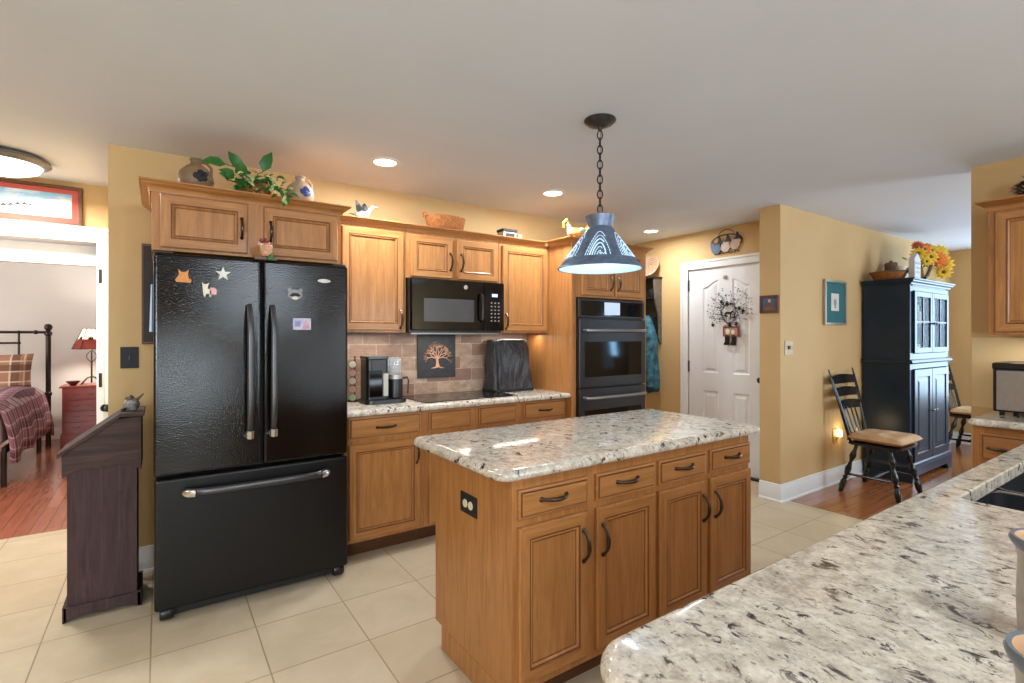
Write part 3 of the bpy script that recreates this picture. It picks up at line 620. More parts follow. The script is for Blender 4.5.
# ------------------------------------------------------------------ jugs, ivy and trinkets on the cabinet tops
def jug(label, x, y, z, s, mats, rz=0):
    T = thing('stoneware_jug', label, 'jug', (x, y, z), rz)
    MB().lathe([(.052 * s, 0), (.066 * s, .012 * s), (.074 * s, .05 * s), (.066 * s, .085 * s), (.040 * s, .112 * s), (.024 * s, .122 * s), (.022 * s, .138 * s), (.027 * s, .142 * s), (.025 * s, .150 * s), (.016 * s, .150 * s), (.015 * s, .13 * s)], (0, 0, 0), 24).build('body', mats[0], T, False, smooth=True, angle=60)
    MB().tube([(.020 * s, 0, .138 * s), (.045 * s, 0, .140 * s), (.066 * s, 0, .118 * s), (.064 * s, 0, .085 * s)], [.007 * s] * 4, 8).build('handle', mats[0], T, False, smooth=True)
    mb = MB()
    for a, b, r in ((-.3, .055, .016), (.15, .05, .018), (-.05, .072, .014), (.3, .068, .011), (-.1, .04, .012)):
        an = -pi / 2 + a * .9; rr = .0715 * s; mb.lathe([(.001, .004), (r * s * .8, .003), (r * s, 0)], (rr * cos(an), rr * sin(an), b * s), 8, 0, (cos(an), sin(an), .1))
    mb.build('painted_motif', mats[1], T, False, smooth=True)
    return T
ZF = 2.1225
jug('brown stoneware jug at the left end atop the refrigerator cabinet', .155, 3.14, ZF, 1.12, (plain('olive_brown_stoneware', (136, 108, 78), .5, 0, .2, 20), M_blackmat), .25)
jug('pale stoneware jug with blue flower, right of the ivy', .665, 3.12, ZF, 1.06, (M_stone, M_cobalt), .25)
T = thing('ivy_plant', 'trailing green ivy plant in a basket atop the refrigerator cabinet', 'plant', (.46, 3.24, ZF))
MB().lathe([(.07, 0), (.085, .04), (.09, .085), (.08, .085), (.075, .02)], (.43, 3.13, ZF), 18).build('basket', M_basket, T, smooth=True, angle=60)
def leaf(mb, p, d, up, L, w, mi):
    p, d, up = Vector(p), Vector(d).normalized(), Vector(up); sd = d.cross(up).normalized(); nn = sd.cross(d).normalized()
    ps = [p, p + d * L * .3 + sd * w * .5 + nn * .15 * w, p + d * L * .65 + sd * w * .4 + nn * .1 * w, p + d * L - nn * .15 * L, p + d * L * .65 - sd * w * .4 + nn * .1 * w, p + d * L * .3 - sd * w * .5 + nn * .15 * w, p + d * L * .3, p + d * L * .65]
    mb.add(ps, [(0, 1, 6), (1, 2, 7, 6), (2, 3, 7), (0, 6, 5), (6, 7, 4, 5), (7, 3, 4)], mi)
big = MB(); st_ = MB()
for tip, d, L, w in (((0.285, 3.06, 2.265), (-1, -.2, .0), .115, .06), ((0.355, 3.06, 2.25), (-.55, -.2, .75), .105, .06), ((0.460, 3.06, 2.255), (.3, -.2, .9), .125, .065), ((0.325, 3.02, 2.19), (-.9, -.3, .35), .085, .06), ((0.355, 3.02, 2.20), (-.1, -.5, .6), .09, .065), ((0.355, 3.00, 2.18), (-.2, -.7, -.5), .085, .065), ((0.295, 3.02, 2.175), (-.5, -.6, .2), .07, .05)):
    st_.tube([(.42, 3.10, 2.19), ((tip[0] + .42) / 2, (tip[1] + 3.10) / 2, tip[2] - .005), tip], .0025, 5); leaf(big, tip, d, (-.2, -1, .35), L, w, 0)
small = MB()
for i in range(130):
    x = random.gauss(.46, .075); x = min(max(x, .34), .575); y = random.uniform(2.95, 3.12); z = 2.165 + random.uniform(-.03, .055) - max(0, x - .52) * .28
    leaf(small, (x, y, max(z, 2.135)), (random.uniform(-1, 1), -.5, random.uniform(-.7, .5)), (0, -.7, .7), random.uniform(.03, .06), random.uniform(.018, .032), random.choice((0, 0, 1)))
ts_ = MB().tube([(.52, 3.0, 2.15), (.54, 2.955, 2.14), (.545, 2.94, 2.11)], .002, 5)
for k in range(5): leaf(small, (.535 + .012 * (k % 3), 2.945, 2.135 - .012 * k), (random.uniform(-.6, .6), -.5, -.8), (0, -1, .2), .045, .024, k % 2)
st_.build('stems', M_leaf, T, smooth=True); ts_.build('trailing_stem', M_leaf, T, smooth=True); big.build('large_leaves', M_leaf, T, smooth=True); small.build('small_leaves', [M_leaf, M_leaf2], T, smooth=True)
ZU = 2.1375
T = thing('bird_figurine', 'grey and white goose figurine with spread wings on cabinet top', 'figurine', (1.13, 3.40, ZU))
MB().ball((1.12, 3.40, ZU + .035), .035, 0, 12, (1.5, .8, .9)).build('body', plain('dull_white_feather', (140, 140, 140), .7), T, smooth=True)
MB().tube([(1.155, 3.40, ZU + .05), (1.175, 3.40, ZU + .08), (1.19, 3.395, ZU + .10), (1.225, 3.39, ZU + .105)], [.018, .012, .013, .003], 8).build('neck_and_bill', M_grey, T, smooth=True)
mb = MB(); leaf(mb, (1.10, 3.39, ZU + .045), (-.35, -.3, 1), (0, -1, .2), .09, .045, 0); leaf(mb, (1.13, 3.40, ZU + .05), (.2, .2, 1), (0, -1, .2), .085, .05, 0); leaf(mb, (1.08, 3.40, ZU + .03), (-1, 0, .15), (0, -.3, 1), .06, .04, 0); mb.build('wings', M_blackmat, T)
T = thing('basket_tray', 'low oval woven basket on top of the microwave cabinet', 'basket', (1.73, 3.37, ZU))
MB().lathe([(.10, 0), (.128, .012), (.142, .085), (.147, .095), (.136, .095), (.118, .015), (.05, .01)], (0, 0, 0), 28).build('bowl', M_basket, T, False, smooth=True, angle=60); T.scale = (1.12, .62, 1)
MB().tube([(-.144, -.05, .085), (-.152, -.03, .115), (-.152, .03, .115), (-.144, .05, .085)], .006, 6).build('grip', M_basket, T, False, smooth=True)
MB().ball((.0, -.03, .085), .035, 0, 10, (1.3, 1, .8)).ball((.05, .02, .085), .03).build('dried_greens', M_leaf, T, False, smooth=True)
T = thing('tin_box', 'small black and silver lidded tin on cabinet top', 'tin', (2.30, 3.40, ZU))
B(2.235, 2.365, 3.36, 3.45, ZU, ZU + .055).build('box', M_silver, T, bevel=.004); B(2.230, 2.370, 3.355, 3.455, ZU + .055, ZU + .078).build('lid', M_blackmat, T, bevel=.006)
B(2.26, 2.34, 3.357, 3.36, ZU + .012, ZU + .042).build('plaque', M_blackmat, T)
T = thing('cup_figurine', 'tiny white cup beside the black tin on cabinet top', 'cup', (2.43, 3.41, ZU))
MB().lathe([(.015, 0), (.02, .01), (.022, .05), (.019, .05), (.017, .012)], (2.425, 3.41, ZU), 14).build('cup', M_cream, T, smooth=True, angle=60)
MB().lathe([(.03, 0), (.045, .006), (.046, .010), (.02, .006)], (2.49, 3.40, ZU), 18).build('saucer', M_cream, T, smooth=True)
# rooster and brown jug on the oven tower
ZT = 2.1405
T = thing('rooster_figurine', 'yellow and orange rooster figurine on the oven tower top', 'figurine', (2.76, 3.06, ZT))
MB().tube([(2.66, 3.08, ZT + .03), (2.70, 3.07, ZT + .045), (2.78, 3.05, ZT + .045), (2.83, 3.04, ZT + .07), (2.86, 3.035, ZT + .11), (2.865, 3.03, ZT + .13)], [.012, .040, .038, .026, .020, .006], 10).build('body', M_tanlt, T, smooth=True)
MB().tube([(2.68, 3.07, ZT + .04), (2.655, 3.065, ZT + .09), (2.635, 3.06, ZT + .105)], [.026, .020, .014], 10).build('head', M_cream, T, smooth=True)
MB().tube([(2.66, 3.06, ZT + .125), (2.63, 3.06, ZT + .135), (2.60, 3.06, ZT + .105), (2.605, 3.06, ZT + .07)], [.004, .012, .012, .005], 6).build('comb', M_yellow, T, smooth=True)
MB().ball((2.76, 3.02, ZT + .06), .026, 0, 8, (1.4, .6, .8)).build('wing', M_mint, T, smooth=True); B(2.68, 2.84, 3.02, 3.10, ZT, ZT + .012).build('base', M_stonedark, T, bevel=.003)
T = jug('small dark brown jug on the oven tower, behind the pendant lamp', 3.12, 3.07, ZT, .9, (plain('dark_brown_glaze', (66, 40, 26), .3), M_blackmat))

# ------------------------------------------------------------------ microwave, cooktop, ovens
T = thing('microwave', 'black over-the-range microwave under the short wall cabinet', 'microwave', (1.785, 3.40, 1.385))
X0, X1, Y0 = 1.408, 2.166, 3.245
B(X0, X1, Y0 + .04, 3.628, 1.386, 1.764).build('body', M_black, T, bevel=.004)
d = B(X0, 1.985, Y0, Y0 + .038, 1.40, 1.762).build('door', M_blackglass, T, bevel=.006, seg=3)
mw = B(1.50, 1.90, Y0 - .0015, Y0, 1.463, 1.625).build('window', plain('microwave_screen', (70, 72, 76), .12, 0, .1), d); mw['label'] = 'grey mesh window'
MB().tube([(1.955, Y0, 1.47), (1.955, Y0 - .03, 1.48), (1.955, Y0 - .038, 1.57), (1.955, Y0 - .03, 1.665), (1.955, Y0, 1.675)], [(.010, .008)] * 5, 10, flat=(1, 0, 0)).build('handle', M_black, d, smooth=True)
em = MB().lathe([(.016, 0), (.016, .002), (.013, .003), (.001, .003)], (1.83, Y0, 1.715), 20, 0, (0, -1, 0)).build('round_emblem', M_silver, d, smooth=True)
p = B(1.989, X1, Y0, Y0 + .038, 1.40, 1.762).build('control_panel', M_blackglass, T, bevel=.006, seg=3)
B(2.055, 2.105, Y0 - .0015, Y0, 1.655, 1.678).build('display', M_display, p)
mb = MB()
for r in range(6):
    for c in range(3): mb.box(2.045 + c * .032, 2.058 + c * .032, Y0 - .0015, Y0, 1.47 + r * .027, 1.479 + r * .027)
mb.build('key_legends', M_silver, p)
B(X0 + .02, X1 - .02, Y0 + .05, 3.55, 1.374, 1.386).build('vent_grille', M_ss, T, bevel=.002)
T = thing('cooktop', 'black glass electric cooktop set in the granite by the backsplash', 'cooktop', (1.82, 3.34, .914))
B(1.44, 2.205, 3.115, 3.575, .9145, .9195).build('glass_top', M_blackglass, T, bevel=.002)
for x, y, r in ((1.62, 3.24, .08), (2.02, 3.24, .10), (1.62, 3.46, .10), (2.02, 3.46, .08)): MB().lathe([(r, 0), (r, .0004), (r - .003, .0004), (r - .003, 0), (r, 0)], (x, y, .9196), 40, cap=False).build('burner_ring', plain('burner_grey', (34, 34, 36), .15), T)
T = thing('double_wall_oven', 'dark stainless double wall oven built into the maple tower', 'oven', (3.11, 3.03, .29))
OX0, OX1, OY = 2.727, 3.499, 3.025
B(OX0 + .005, OX1 - .005, 3.052, 3.58, .292, 1.664).build('body', M_ssdark, T)
p = B(OX0, OX1, OY, 3.05, 1.508, 1.660).build('control_panel', M_ssdark, T, bevel=.004)
B(OX0 + .03, OX1 - .03, OY - .002, OY, 1.525, 1.645).build('glass_strip', M_blackglass, p); B(3.01, 3.19, OY - .0035, OY - .002, 1.535, 1.638).build('display', M_display, p)
for z0, z1, w0, w1, hz in ((.948, 1.498, 1.03, 1.315, 1.405), (.300, .938, .43, .765, .868)):
    d = B(OX0, OX1, OY - .012, 3.05, z0, z1).build('oven_door', M_ssdark, T, bevel=.006, seg=3)
    B(OX0 + .055, OX1 - .055, OY - .0145, OY - .012, w0, w1).build('window', M_blackglass, d, bevel=.001)
    MB().tube([(OX0 + .045, OY - .012, hz), (OX0 + .045, OY - .055, hz), (OX0 + .06, OY - .062, hz), ((OX0 + OX1) / 2, OY - .068, hz), (OX1 - .06, OY - .062, hz), (OX1 - .045, OY - .055, hz), (OX1 - .045, OY - .012, hz)], [.013, .013, .0125, .0125, .0125, .013, .013], 12).build('handle', M_ss, d, smooth=True)
B(OX0, OX1, OY + .004, 3.05, .292, .298).build('trim_strip', M_ss, T)

# ------------------------------------------------------------------ small things on the back counter
ZC = .9145
T = thing('coffee_maker', 'black and silver two-way coffee maker with carafe beside the refrigerator', 'coffee maker', (1.19, 3.30, ZC))
MB().prism(roundpoly([(1.04, 3.21), (1.37, 3.21), (1.37, 3.45), (1.04, 3.45)], [.06, .06, .03, .03], 5), (0, 0, ZC), (1, 0, 0), (0, 1, 0), (0, 0, 1), .028).build('base', M_black, T, bevel=.004)
MB().prism(roundpoly([(1.05, 3.235), (1.215, 3.235), (1.215, 3.44), (1.05, 3.44)], [.035, .02, .02, .03], 5), (0, 0, ZC + .028), (1, 0, 0), (0, 1, 0), (0, 0, 1), .265).build('brew_tower', M_black, T, bevel=.003)
MB().prism(roundpoly([(1.046, 3.23), (1.222, 3.23), (1.222, 3.445), (1.046, 3.445)], [.04, .02, .02, .03], 5), (0, 0, ZC + .293), (1, 0, 0), (0, 1, 0), (0, 0, 1), .022).build('lid', M_handle, T, bevel=.005, seg=3)
B(1.175, 1.213, 3.231, 3.2345, ZC + .05, ZC + .20).build('level_gauge', M_silver, T, bevel=.001); B(1.065, 1.165, 3.230, 3.2345, ZC + .05, ZC + .22).build('front_panel', M_blackglass, T, bevel=.001)
B(1.222, 1.36, 3.36, 3.44, ZC + .028, ZC + .30).build('reservoir', M_clear, T, bevel=.01, seg=3)
MB().lathe([(.045, 0), (.056, .006), (.058, .13), (.05, .15), (.05, .158), (.001, .16)], (1.293, 3.295, ZC + .0285), 24, [0, 0, 1, 1, 1]).build('carafe', [M_black, M_silver], T, smooth=True)
MB().tube([(1.345, 3.285, ZC + .16), (1.385, 3.275, ZC + .165), (1.395, 3.275, ZC + .145), (1.39, 3.275, ZC + .055)], [(.008, .006)] * 4, 8).build('carafe_handle', M_black, T, smooth=True)
MB().lathe([(.046, 0), (.05, .01), (.05, .09), (.046, .10)], (1.293, 3.30, ZC + .195), 20).build('glass_dripper', M_clear, T, smooth=True)
T.scale = (.86, .76, 1); T.location.x += .035
T = thing('pod_stand', 'slim black wire stand holding coffee pods beside the coffee maker', 'stand', (1.065, 3.50, ZC))
MB().lathe([(.05, 0), (.05, .008), (.004, .012), (.004, .30), (.008, .305), (.001, .31)], (1.107, 3.515, ZC), 16).build('stand', M_black, T, smooth=True)
mb = MB()
for k in range(5): mb.lathe([(.026, 0), (.026, .004), (.022, .004), (.022, 0)], (1.077, 3.470, ZC + .030 + k * .056), 14, 0, (-.3, -.95, .2)).tube([(1.107, 3.515, ZC + .030 + k * .056), (1.08, 3.475, ZC + .030 + k * .056)], .003, 5)
mb.build('holder_rings', M_black, T)
for k, (m, nm) in enumerate(((M_mint, 'pale green'), (M_pink, 'pale pink'), (M_cream, 'cream'), (M_pink, 'rose'), (M_paper, 'white'))):
    tag(MB().lathe([(.012, -.034), (.019, -.004), (.0235, -.001), (.0235, .0035), (.012, .005), (.001, .005)], (1.075, 3.465, ZC + .030 + k * .056), 14, 0, (-.3, -.95, .2)).build('coffee_pod', m, smooth=True), '%s coffee pod, %s from the bottom of the pod stand' % (nm, ('lowest', 'second', 'third', 'fourth', 'fifth')[k]), 'coffee pod', 'coffee pods on the stand')
# appliance under a black cover
T = thing('covered_appliance', 'countertop appliance under a dark grey fabric cover by the oven tower', 'covered appliance', (2.365, 3.485, ZC))
CXA, CYA = 2.365, 3.485
MB().prism(roundpoly([(CXA - .19, CYA - .12), (CXA + .19, CYA - .12), (CXA + .19, CYA + .12), (CXA - .19, CYA + .12)], [.03] * 4, 4), (0, 0, ZC), (1, 0, 0), (0, 1, 0), (0, 0, 1), .018).build('base', M_blackmat, T, bevel=.003)
mb = MB(); vs = []; n = 48; lv = 14
for j in range(lv):
    f = j / (lv - 1); s_ = 1 - .16 * f - .22 * max(0, f - .8) ** 1.5 / .2 ** .5
    pl = roundpoly([(-.182 * s_, -.112 * s_), (.182 * s_, -.112 * s_), (.182 * s_, .112), (-.182 * s_, .112)], [.05] * 4, 11)
    for k, (a, b) in enumerate(pl): w = (.009 * sin(k * .9 + f * 4) + .007 * sin(k * .45 - f * 9)) * (1 - f * .5); L = hypot(a, b); vs.append((CXA + a * (1 + w / L) - .01 * f, CYA + b * (1 + w / L), ZC + .019 + .415 * f - .02 * f ** 8))
vs.append((CXA - .01, CYA + .02, ZC + .019 + .408))
mb.add(vs, [(j * n + k, j * n + (k + 1) % n, (j + 1) * n + (k + 1) % n, (j + 1) * n + k) for j in range(lv - 1) for k in range(n)] + [((lv - 1) * n + k, (lv - 1) * n + (k + 1) % n, lv * n) for k in range(n)])
t = NT('dark_cover_fabric'); t.col(S(48, 50, 55)); t.set(.36, 0, .5); t.bump(t.noise(t.coords(scale=(1, 1, .5)), 9, 4, .55, 1.2), .9, .05)
mb.build('cover', t.m, T, smooth='all')

# ------------------------------------------------------------------ lights (fixtures)
can0 = thing('recessed_light', 'recessed ceiling light nearest the refrigerator, in front of the jugs', 'ceiling light', (*CANS[0], CEIL), 0, 'recessed ceiling lights')
MB().lathe([(.066, -.001), (.070, -.007), (.090, -.004), (.093, 0)], (0, 0, 0), 32, cap=False).build('trim_ring', M_white, can0, False, smooth=True)
MB().lathe([(.066, -.003), (.045, -.0035), (.001, -.004)], (0, 0, 0), 32, cap=False).build('lamp', M_canglow, can0, False, smooth=True)
for i, lab in ((1, 'recessed ceiling light above the cabinets left of the pendant chain'), (2, 'recessed ceiling light in the corner by the oven tower and white door')):
    dup(can0, (*CANS[i], CEIL), label=lab)
T = thing('hall_ceiling_light', 'round flush ceiling light with grey rim, above the hall picture', 'ceiling light', (-.78, 4.22, CEIL))
MB().lathe([(.20, 0), (.225, -.02), (.228, -.035), (.20, -.055), (.19, -.055)], (-.78, 4.22, CEIL), 40).build('rim', plain('brushed_nickel', (120, 118, 114), .4, .5), T, smooth=True)
MB().lathe([(.188, -.055), (.17, -.08), (.11, -.104), (.001, -.112)], (-.78, 4.22, CEIL), 40, cap=False).build('glass_bowl', M_flush, T, smooth=True)
# pendant lamp
PX_, PY_ = 1.806, 1.845
T = thing('pendant_lamp', 'punched tin cone pendant lamp hanging from a chain over the island', 'pendant lamp', (PX_, PY_, CEIL))
M_tin = plain('dark_punched_tin', (116, 132, 158), .38, .55, .3, 30)
mb = MB(); prof = [(.078, 0), (.078, -.006), (.062, -.022), (.030, -.034), (.012, -.038), (.010, -.05)]; n = 40; vs = []
for j, (r, z) in enumerate(prof):
    for k in range(n): a = 2 * pi * k / n; q = r * (1 + (.03 if k % 2 and j in (1, 2) else 0)); vs.append((PX_ + q * cos(a), PY_ + q * sin(a), CEIL + z))
mb.add(vs, [(j * n + k, j * n + (k + 1) % n, (j + 1) * n + (k + 1) % n, (j + 1) * n + k) for j in range(5) for k in range(n)] + [tuple(range(5 * n, 6 * n))]); mb.build('canopy', plain('dark_pewter', (78, 76, 76), .4, .7, .3, 30), T, smooth=True)
mb = MB(); z = CEIL - .052; k = 0
while z > 1.985:
    L = .046; pts = []
    for i in range(13):
        a = 2 * pi * i / 12; u = .0125 * sin(a); w = -.5 * L + .5 * L * cos(a)
        pts.append((PX_ + (u * .8 if k % 2 == 0 else u * .45), PY_ + (-u * .6 if k % 2 == 0 else u * .7), z + w))
    mb.tube(pts, .0034, 6, cap=False); z -= L - .009; k += 1
mb.tube([(PX_ + .003, PY_, CEIL - .05), (PX_ + .004, PY_ + .003, 2.2), (PX_, PY_, 1.97)], .0012, 5)
mb.build('chain', M_iron, T, smooth=True)
NS = 6
def cone_pt(a, f, d=0):   # f 0 top..1 bottom of the shade (round at the rim, softly six-sided)
    r = .056 + (.208 - .056) * f; sec = pi / NS; b = (a % (2 * sec)) - sec; r *= 1 - .10 * (1 - f) + .10 * (1 - f) * cos(sec) / cos(b); return (PX_ + (r + d) * cos(a), PY_ + (r + d) * sin(a), 1.908 - .212 * f)
n = 72; vs = []; fs = []
for d in (0, -.004):
    for j in range(9):
        for k in range(n): vs.append(cone_pt(2 * pi * k / n, j / 8, d))
for s_, d in ((0, 0), (1, 1)):
    for j in range(8):
        for k in range(n): o = s_ * 9 * n; fs.append((o + j * n + k, o + j * n + (k + 1) % n, o + (j + 1) * n + (k + 1) % n, o + (j + 1) * n + k))
fs += [(8 * n + k, 8 * n + (k + 1) % n, 17 * n + (k + 1) % n, 17 * n + k) for k in range(n)]
t = NT('pale_tin_inside'); t.col(S(196, 224, 242)); t.set(.5); M_tinin = t.m
sh = MB().add(vs, fs, [0] * (8 * n) + [1] * (8 * n) + [0] * n).build('shade', [M_tin, M_tinin], T, smooth=True)
MB().lathe([(.058, 0), (.058, .006), (.072, .046), (.074, .056), (.068, .058), (.05, .02), (.046, .0)], (PX_, PY_, 1.903), 32).build('flared_collar', M_tin, sh, smooth=True)
mb = MB()   # punched rims
for k in range(90):
    a = 2 * pi * k / 90; mb.ball(cone_pt(a, .88, .001), .0028, 0, 6)
mb.tube([cone_pt(2 * pi * k / 72, .99, .001) for k in range(73)], .004, 6).tube([cone_pt(2 * pi * k / 72, .80, .0005) for k in range(73)], .002, 5); mb.build('rim_beads', M_tin, sh, smooth=True)
M_punch = glow('lamplight_in_punched_holes', (190, 220, 240), .9)
camaz = atan2(-PY_, -PX_)
for q in range(6):
    ac = camaz + q * pi / 3 - .03; mb = MB()
    for i in range(6):     # nested feather-like arches of punched slits, one panel to each of six sides
        w = .05 + .066 * i
        for j in range(22):
            th = pi * j / 22; th2 = pi * (j + .72) / 22
            if th > 2.2 and i % 2: continue
            P2 = []
            for h_ in (th, th2):
                lean = .10 * (1 - sin(h_)); P2.append(cone_pt(ac + .03 - w * cos(h_) - lean * .3, .78 - (.10 + .098 * i) * sin(h_), .0006))
            mb.tube(P2, .0017 if i not in (2, 3) else .003, 4)
    for i in range(6): mb.ball(cone_pt(ac + .02 + .035 * i, .74 + .02 * (i % 2), .001), .0028, 0, 6)
    mb.build('punched_panel', M_punch, sh)
MB().lathe([(.014, .05), (.016, .0), (.028, -.03), (.030, -.05), (.018, -.072), (.001, -.078)], (PX_, PY_, 1.845), 16).build('bulb', glow('pendant_bulb_glow', (226, 240, 255), 6), T, smooth=True)

# ------------------------------------------------------------------ podium bin and bits on it
T = thing('slant_top_cabinet', 'weathered dark pine slant-top bin cabinet standing left of the refrigerator', 'cabinet', (-.23, 3.33, 0))
y0, y1 = 3.20, 3.45
def wave(x0, x1, z, amp, n=24): return [(x0 + (x1 - x0) * k / n, z + amp * (.5 - .5 * cos(2 * pi * k / n)) * (1 if k else 1)) for k in range(n + 1)]
def sc(x0, x1, z, amp, n=28):
    out = []
    for k in range(n + 1): f = k / n; out.append((x0 + (x1 - x0) * f, z + amp * (sin(pi * f) ** .7) * (1 - .45 * max(0, cos((f - .5) * 2 * pi * 1.0)) ** 2)))
    return out
hood = sc(-.383, -.078, .685, .045) + [(-.078, .957), (-.172, .949), (-.383, .795)]
for y in (y0, y1 - .018): MB().prism(hood, (0, y, 0), (1, 0, 0), (0, 0, 1), (0, 1, 0), .018).build('hood_side', M_podiumx, T, bevel=.002)
mb = MB(); L = hypot(.228, .165)
MB().prism([(-.402, .783), (-.170, .950), (-.165, .972), (-.170, .973), (-.402, .803)], (0, y0 - .014, 0), (1, 0, 0), (0, 0, 1), (0, 1, 0), y1 - y0 + .028).build('slanted_lid', M_podiumx, T, bevel=.002)
B(-.168, -.066, y0 - .014, y1 + .014, .958, .978).build('top_shelf', M_podiumx, T, bevel=.003)
B(-.387, -.375, y0 + .018, y1 - .018, .69, .79).box(-.090, -.078, y0 + .018, y1 - .018, .69, .955).build('hood_front', M_podium, T, bevel=.002)
mb = MB()
mb.box(-.366, -.096, y0 + .006, y0 + .02, .03, .74).box(-.366, -.096, y1 - .02, y1 - .006, .03, .74).box(-.366, -.350, y0 + .02, y1 - .02, .03, .74).box(-.112, -.096, y0 + .02, y1 - .02, .03, .74)
mb.build('body', M_podium, T, bevel=.002)
sk = sc(-.378, -.080, .0, .032) + [(-.080, .072), (-.378, .072)]
MB().prism(sk, (0, y0 - .010, 0), (1, 0, 0), (0, 0, 1), (0, 1, 0), .016).build('skirt_board', M_podium, T, bevel=.002)
MB().prism(sk, (0, y1 - .006, 0), (1, 0, 0), (0, 0, 1), (0, 1, 0), .016).build('skirt_board', M_podium, T, bevel=.002)
B(-.382, -.366, y0 - .01, y1 + .01, 0, .075).build('skirt_board', M_podium, T, bevel=.002); B(-.096, -.078, y0 - .01, y1 + .01, 0, .075).build('skirt_board', M_podium, T, bevel=.002)
T = thing('bird_ornament', 'small speckled round bird ornament on the slant-top cabinet', 'ornament', (-.118, 3.30, .978))
MB().lathe([(.018, 0), (.030, .012), (.036, .032), (.030, .052), (.018, .064), (.008, .07)], (-.122, 3.28, .978), 18).build('body', plain('speckled_ceramic', (148, 140, 138), .5, 0, .7, 70), T, smooth=True)
MB().ball((-.128, 3.27, .978 + .066), .017).build('head', M_stonedark, T, smooth=True)
MB().tube([(-.10, 3.28, .978 + .055), (-.085, 3.28, .978 + .070), (-.07, 3.28, .978 + .085)], [.010, .006, .003], 6).tube([(-.142, 3.262, .978 + .066), (-.152, 3.255, .978 + .064)], [.005, .001], 6).build('tail_and_beak', M_stonedark, T, smooth=True)
T = thing('key_bunch', 'small bunch of keys lying on the slant-top cabinet', 'keys', (-.158, 3.25, .978))
mb = MB(); mb.tube([(-.155 + .012 * cos(a), 3.26 + .012 * sin(a), .9805) for a in [2 * pi * k / 14 for k in range(15)]], .0015, 5, cap=False); mb.box(-.150, -.118, 3.232, 3.242, .9785, .981).box(-.152, -.125, 3.25, 3.258, .9785, .982).ball((-.152, 3.255, .990), .010, 0, 8, (1, 1, .8)); mb.build('keys', M_iron, T)

# ------------------------------------------------------------------ hall picture and bedroom
T = thing('framed_print', 'framed beach print with red mat above the bedroom doorway', 'picture', (-.9, YH, 2.27))
xa, xb, za, zb = -1.62, -.452, 2.128, 2.405
B(xa, xb, YH - .028, YH - .002, za, za + .022).box(xa, xb, YH - .028, YH - .002, zb - .022, zb).box(xa, xa + .022, YH - .028, YH - .002, za + .022, zb - .022).box(xb - .022, xb, YH - .028, YH - .002, za + .022, zb - .022).build('frame', M_brownframe, T, bevel=.003)
B(xa + .022, xb - .022, YH - .012, YH - .002, za + .022, zb - .022).build('red_mat', plain('coral_red_mat', (196, 88, 74), .7), T)
t = NT('beach_print'); v = t.coords(); tc = t.n('ShaderNodeTexCoord'); sp = t.n('ShaderNodeSeparateXYZ'); t.l(tc.outputs['Generated'], sp.inputs[0])
sky = t.ramp(sp.outputs[2], [(0, S(206, 204, 188)), (.28, S(186, 190, 184)), (.32, S(150, 200, 222)), (.6, S(170, 214, 236)), (1, S(130, 186, 222))])
t.col(t.mix(t.ramp(t.noise(t.coords(scale=(1, 1, 3)), 5, 4), [(.5, (0, 0, 0, 1)), (.62, (.9, .9, .9, 1))]), sky, S(242, 244, 246))); t.set(.25)
o = B(xa + .058, xb - .058, YH - .014, YH - .012, za + .055, zb - .055).build('print', t.m, T)
prof = []
for i in range(44): prof.append((-1.45 + i * .017, za + .112 + .010 * sin(i * .5) + (.016 if i % 2 else 0)))
MB().prism(prof + [(x, z - .004 - (.014 if k % 2 else 0)) for k, (x, z) in reversed(list(enumerate(prof)))], (0, YH - .0152, 0), (1, 0, 0), (0, 0, 1), (0, 1, 0), .0012).build('figure_row', M_iron, T)
# bed
def plaid(name, base, dark, light, k, flat=False):
    t = NT(name); tc = t.n('ShaderNodeTexCoord'); sp = t.n('ShaderNodeSeparateXYZ'); t.l(tc.outputs['Object'], sp.inputs[0])
    u = t.math('ADD', sp.outputs[0], sp.outputs[2]); c = S(*base)
    for ax in ((sp.outputs[0], sp.outputs[2]) if flat else (u, sp.outputs[1])):
        fr = t.math('FRACT', t.math('MULTIPLY', ax, k)); c = t.mix(t.math('MULTIPLY', t.math('LESS_THAN', fr, .30), .55), c, S(*dark))
        fr2 = t.math('FRACT', t.math('MULTIPLY', ax, k * 2)); c = t.mix(t.math('MULTIPLY', t.math('GREATER_THAN', fr2, .86), .6), c, S(*light))
    t.col(c); t.set(.9, 0, .2); return t.m
M_quilt = plaid('plaid_quilt', (150, 104, 116), (66, 46, 48), (214, 190, 190), 5.5); M_pill = plaid('plaid_pillow', (160, 120, 96), (70, 42, 38), (222, 208, 184), 4.2, True)
T = thing('iron_bed', 'dark iron bed with tall headboard, seen through the bedroom doorway', 'bed', (-1.9, 7.4, 0))
for x in (-2.66, -1.135): MB().lathe([(.03, 0), (.026, .03), (.026, .62), (.036, .63), (.036, .66), (.026, .67), (.026, 1.36), (.036, 1.37), (.04, 1.40), (.022, 1.425), (.036, 1.445), (.042, 1.47), (.030, 1.50), (.001, 1.51)], (x, 8.42, 0), 14).build('bedpost', M_iron, T, smooth=True)
MB().tube([(-2.66, 8.42, 1.405), (-1.135, 8.42, 1.405)], .016, 10).tube([(-2.66, 8.42, 1.275), (-1.40, 8.42, 1.275)], .012, 8).ball((-1.25, 8.42, 1.405), .026).build('headboard_rail', M_iron, T, smooth=True)
mb = MB()
for x in (-2.4, -2.15, -1.9, -1.65, -1.40): mb.tube([(x, 8.42, .55), (x, 8.42, 1.40)], .011, 8).ball((x, 8.42, 1.405), .022).ball((x, 8.42, 1.275), .02)
mb.tube([(-2.66, 8.42, .55), (-1.135, 8.42, .55)], .012, 8); mb.build('headboard_spindles', M_iron, T, smooth=True)
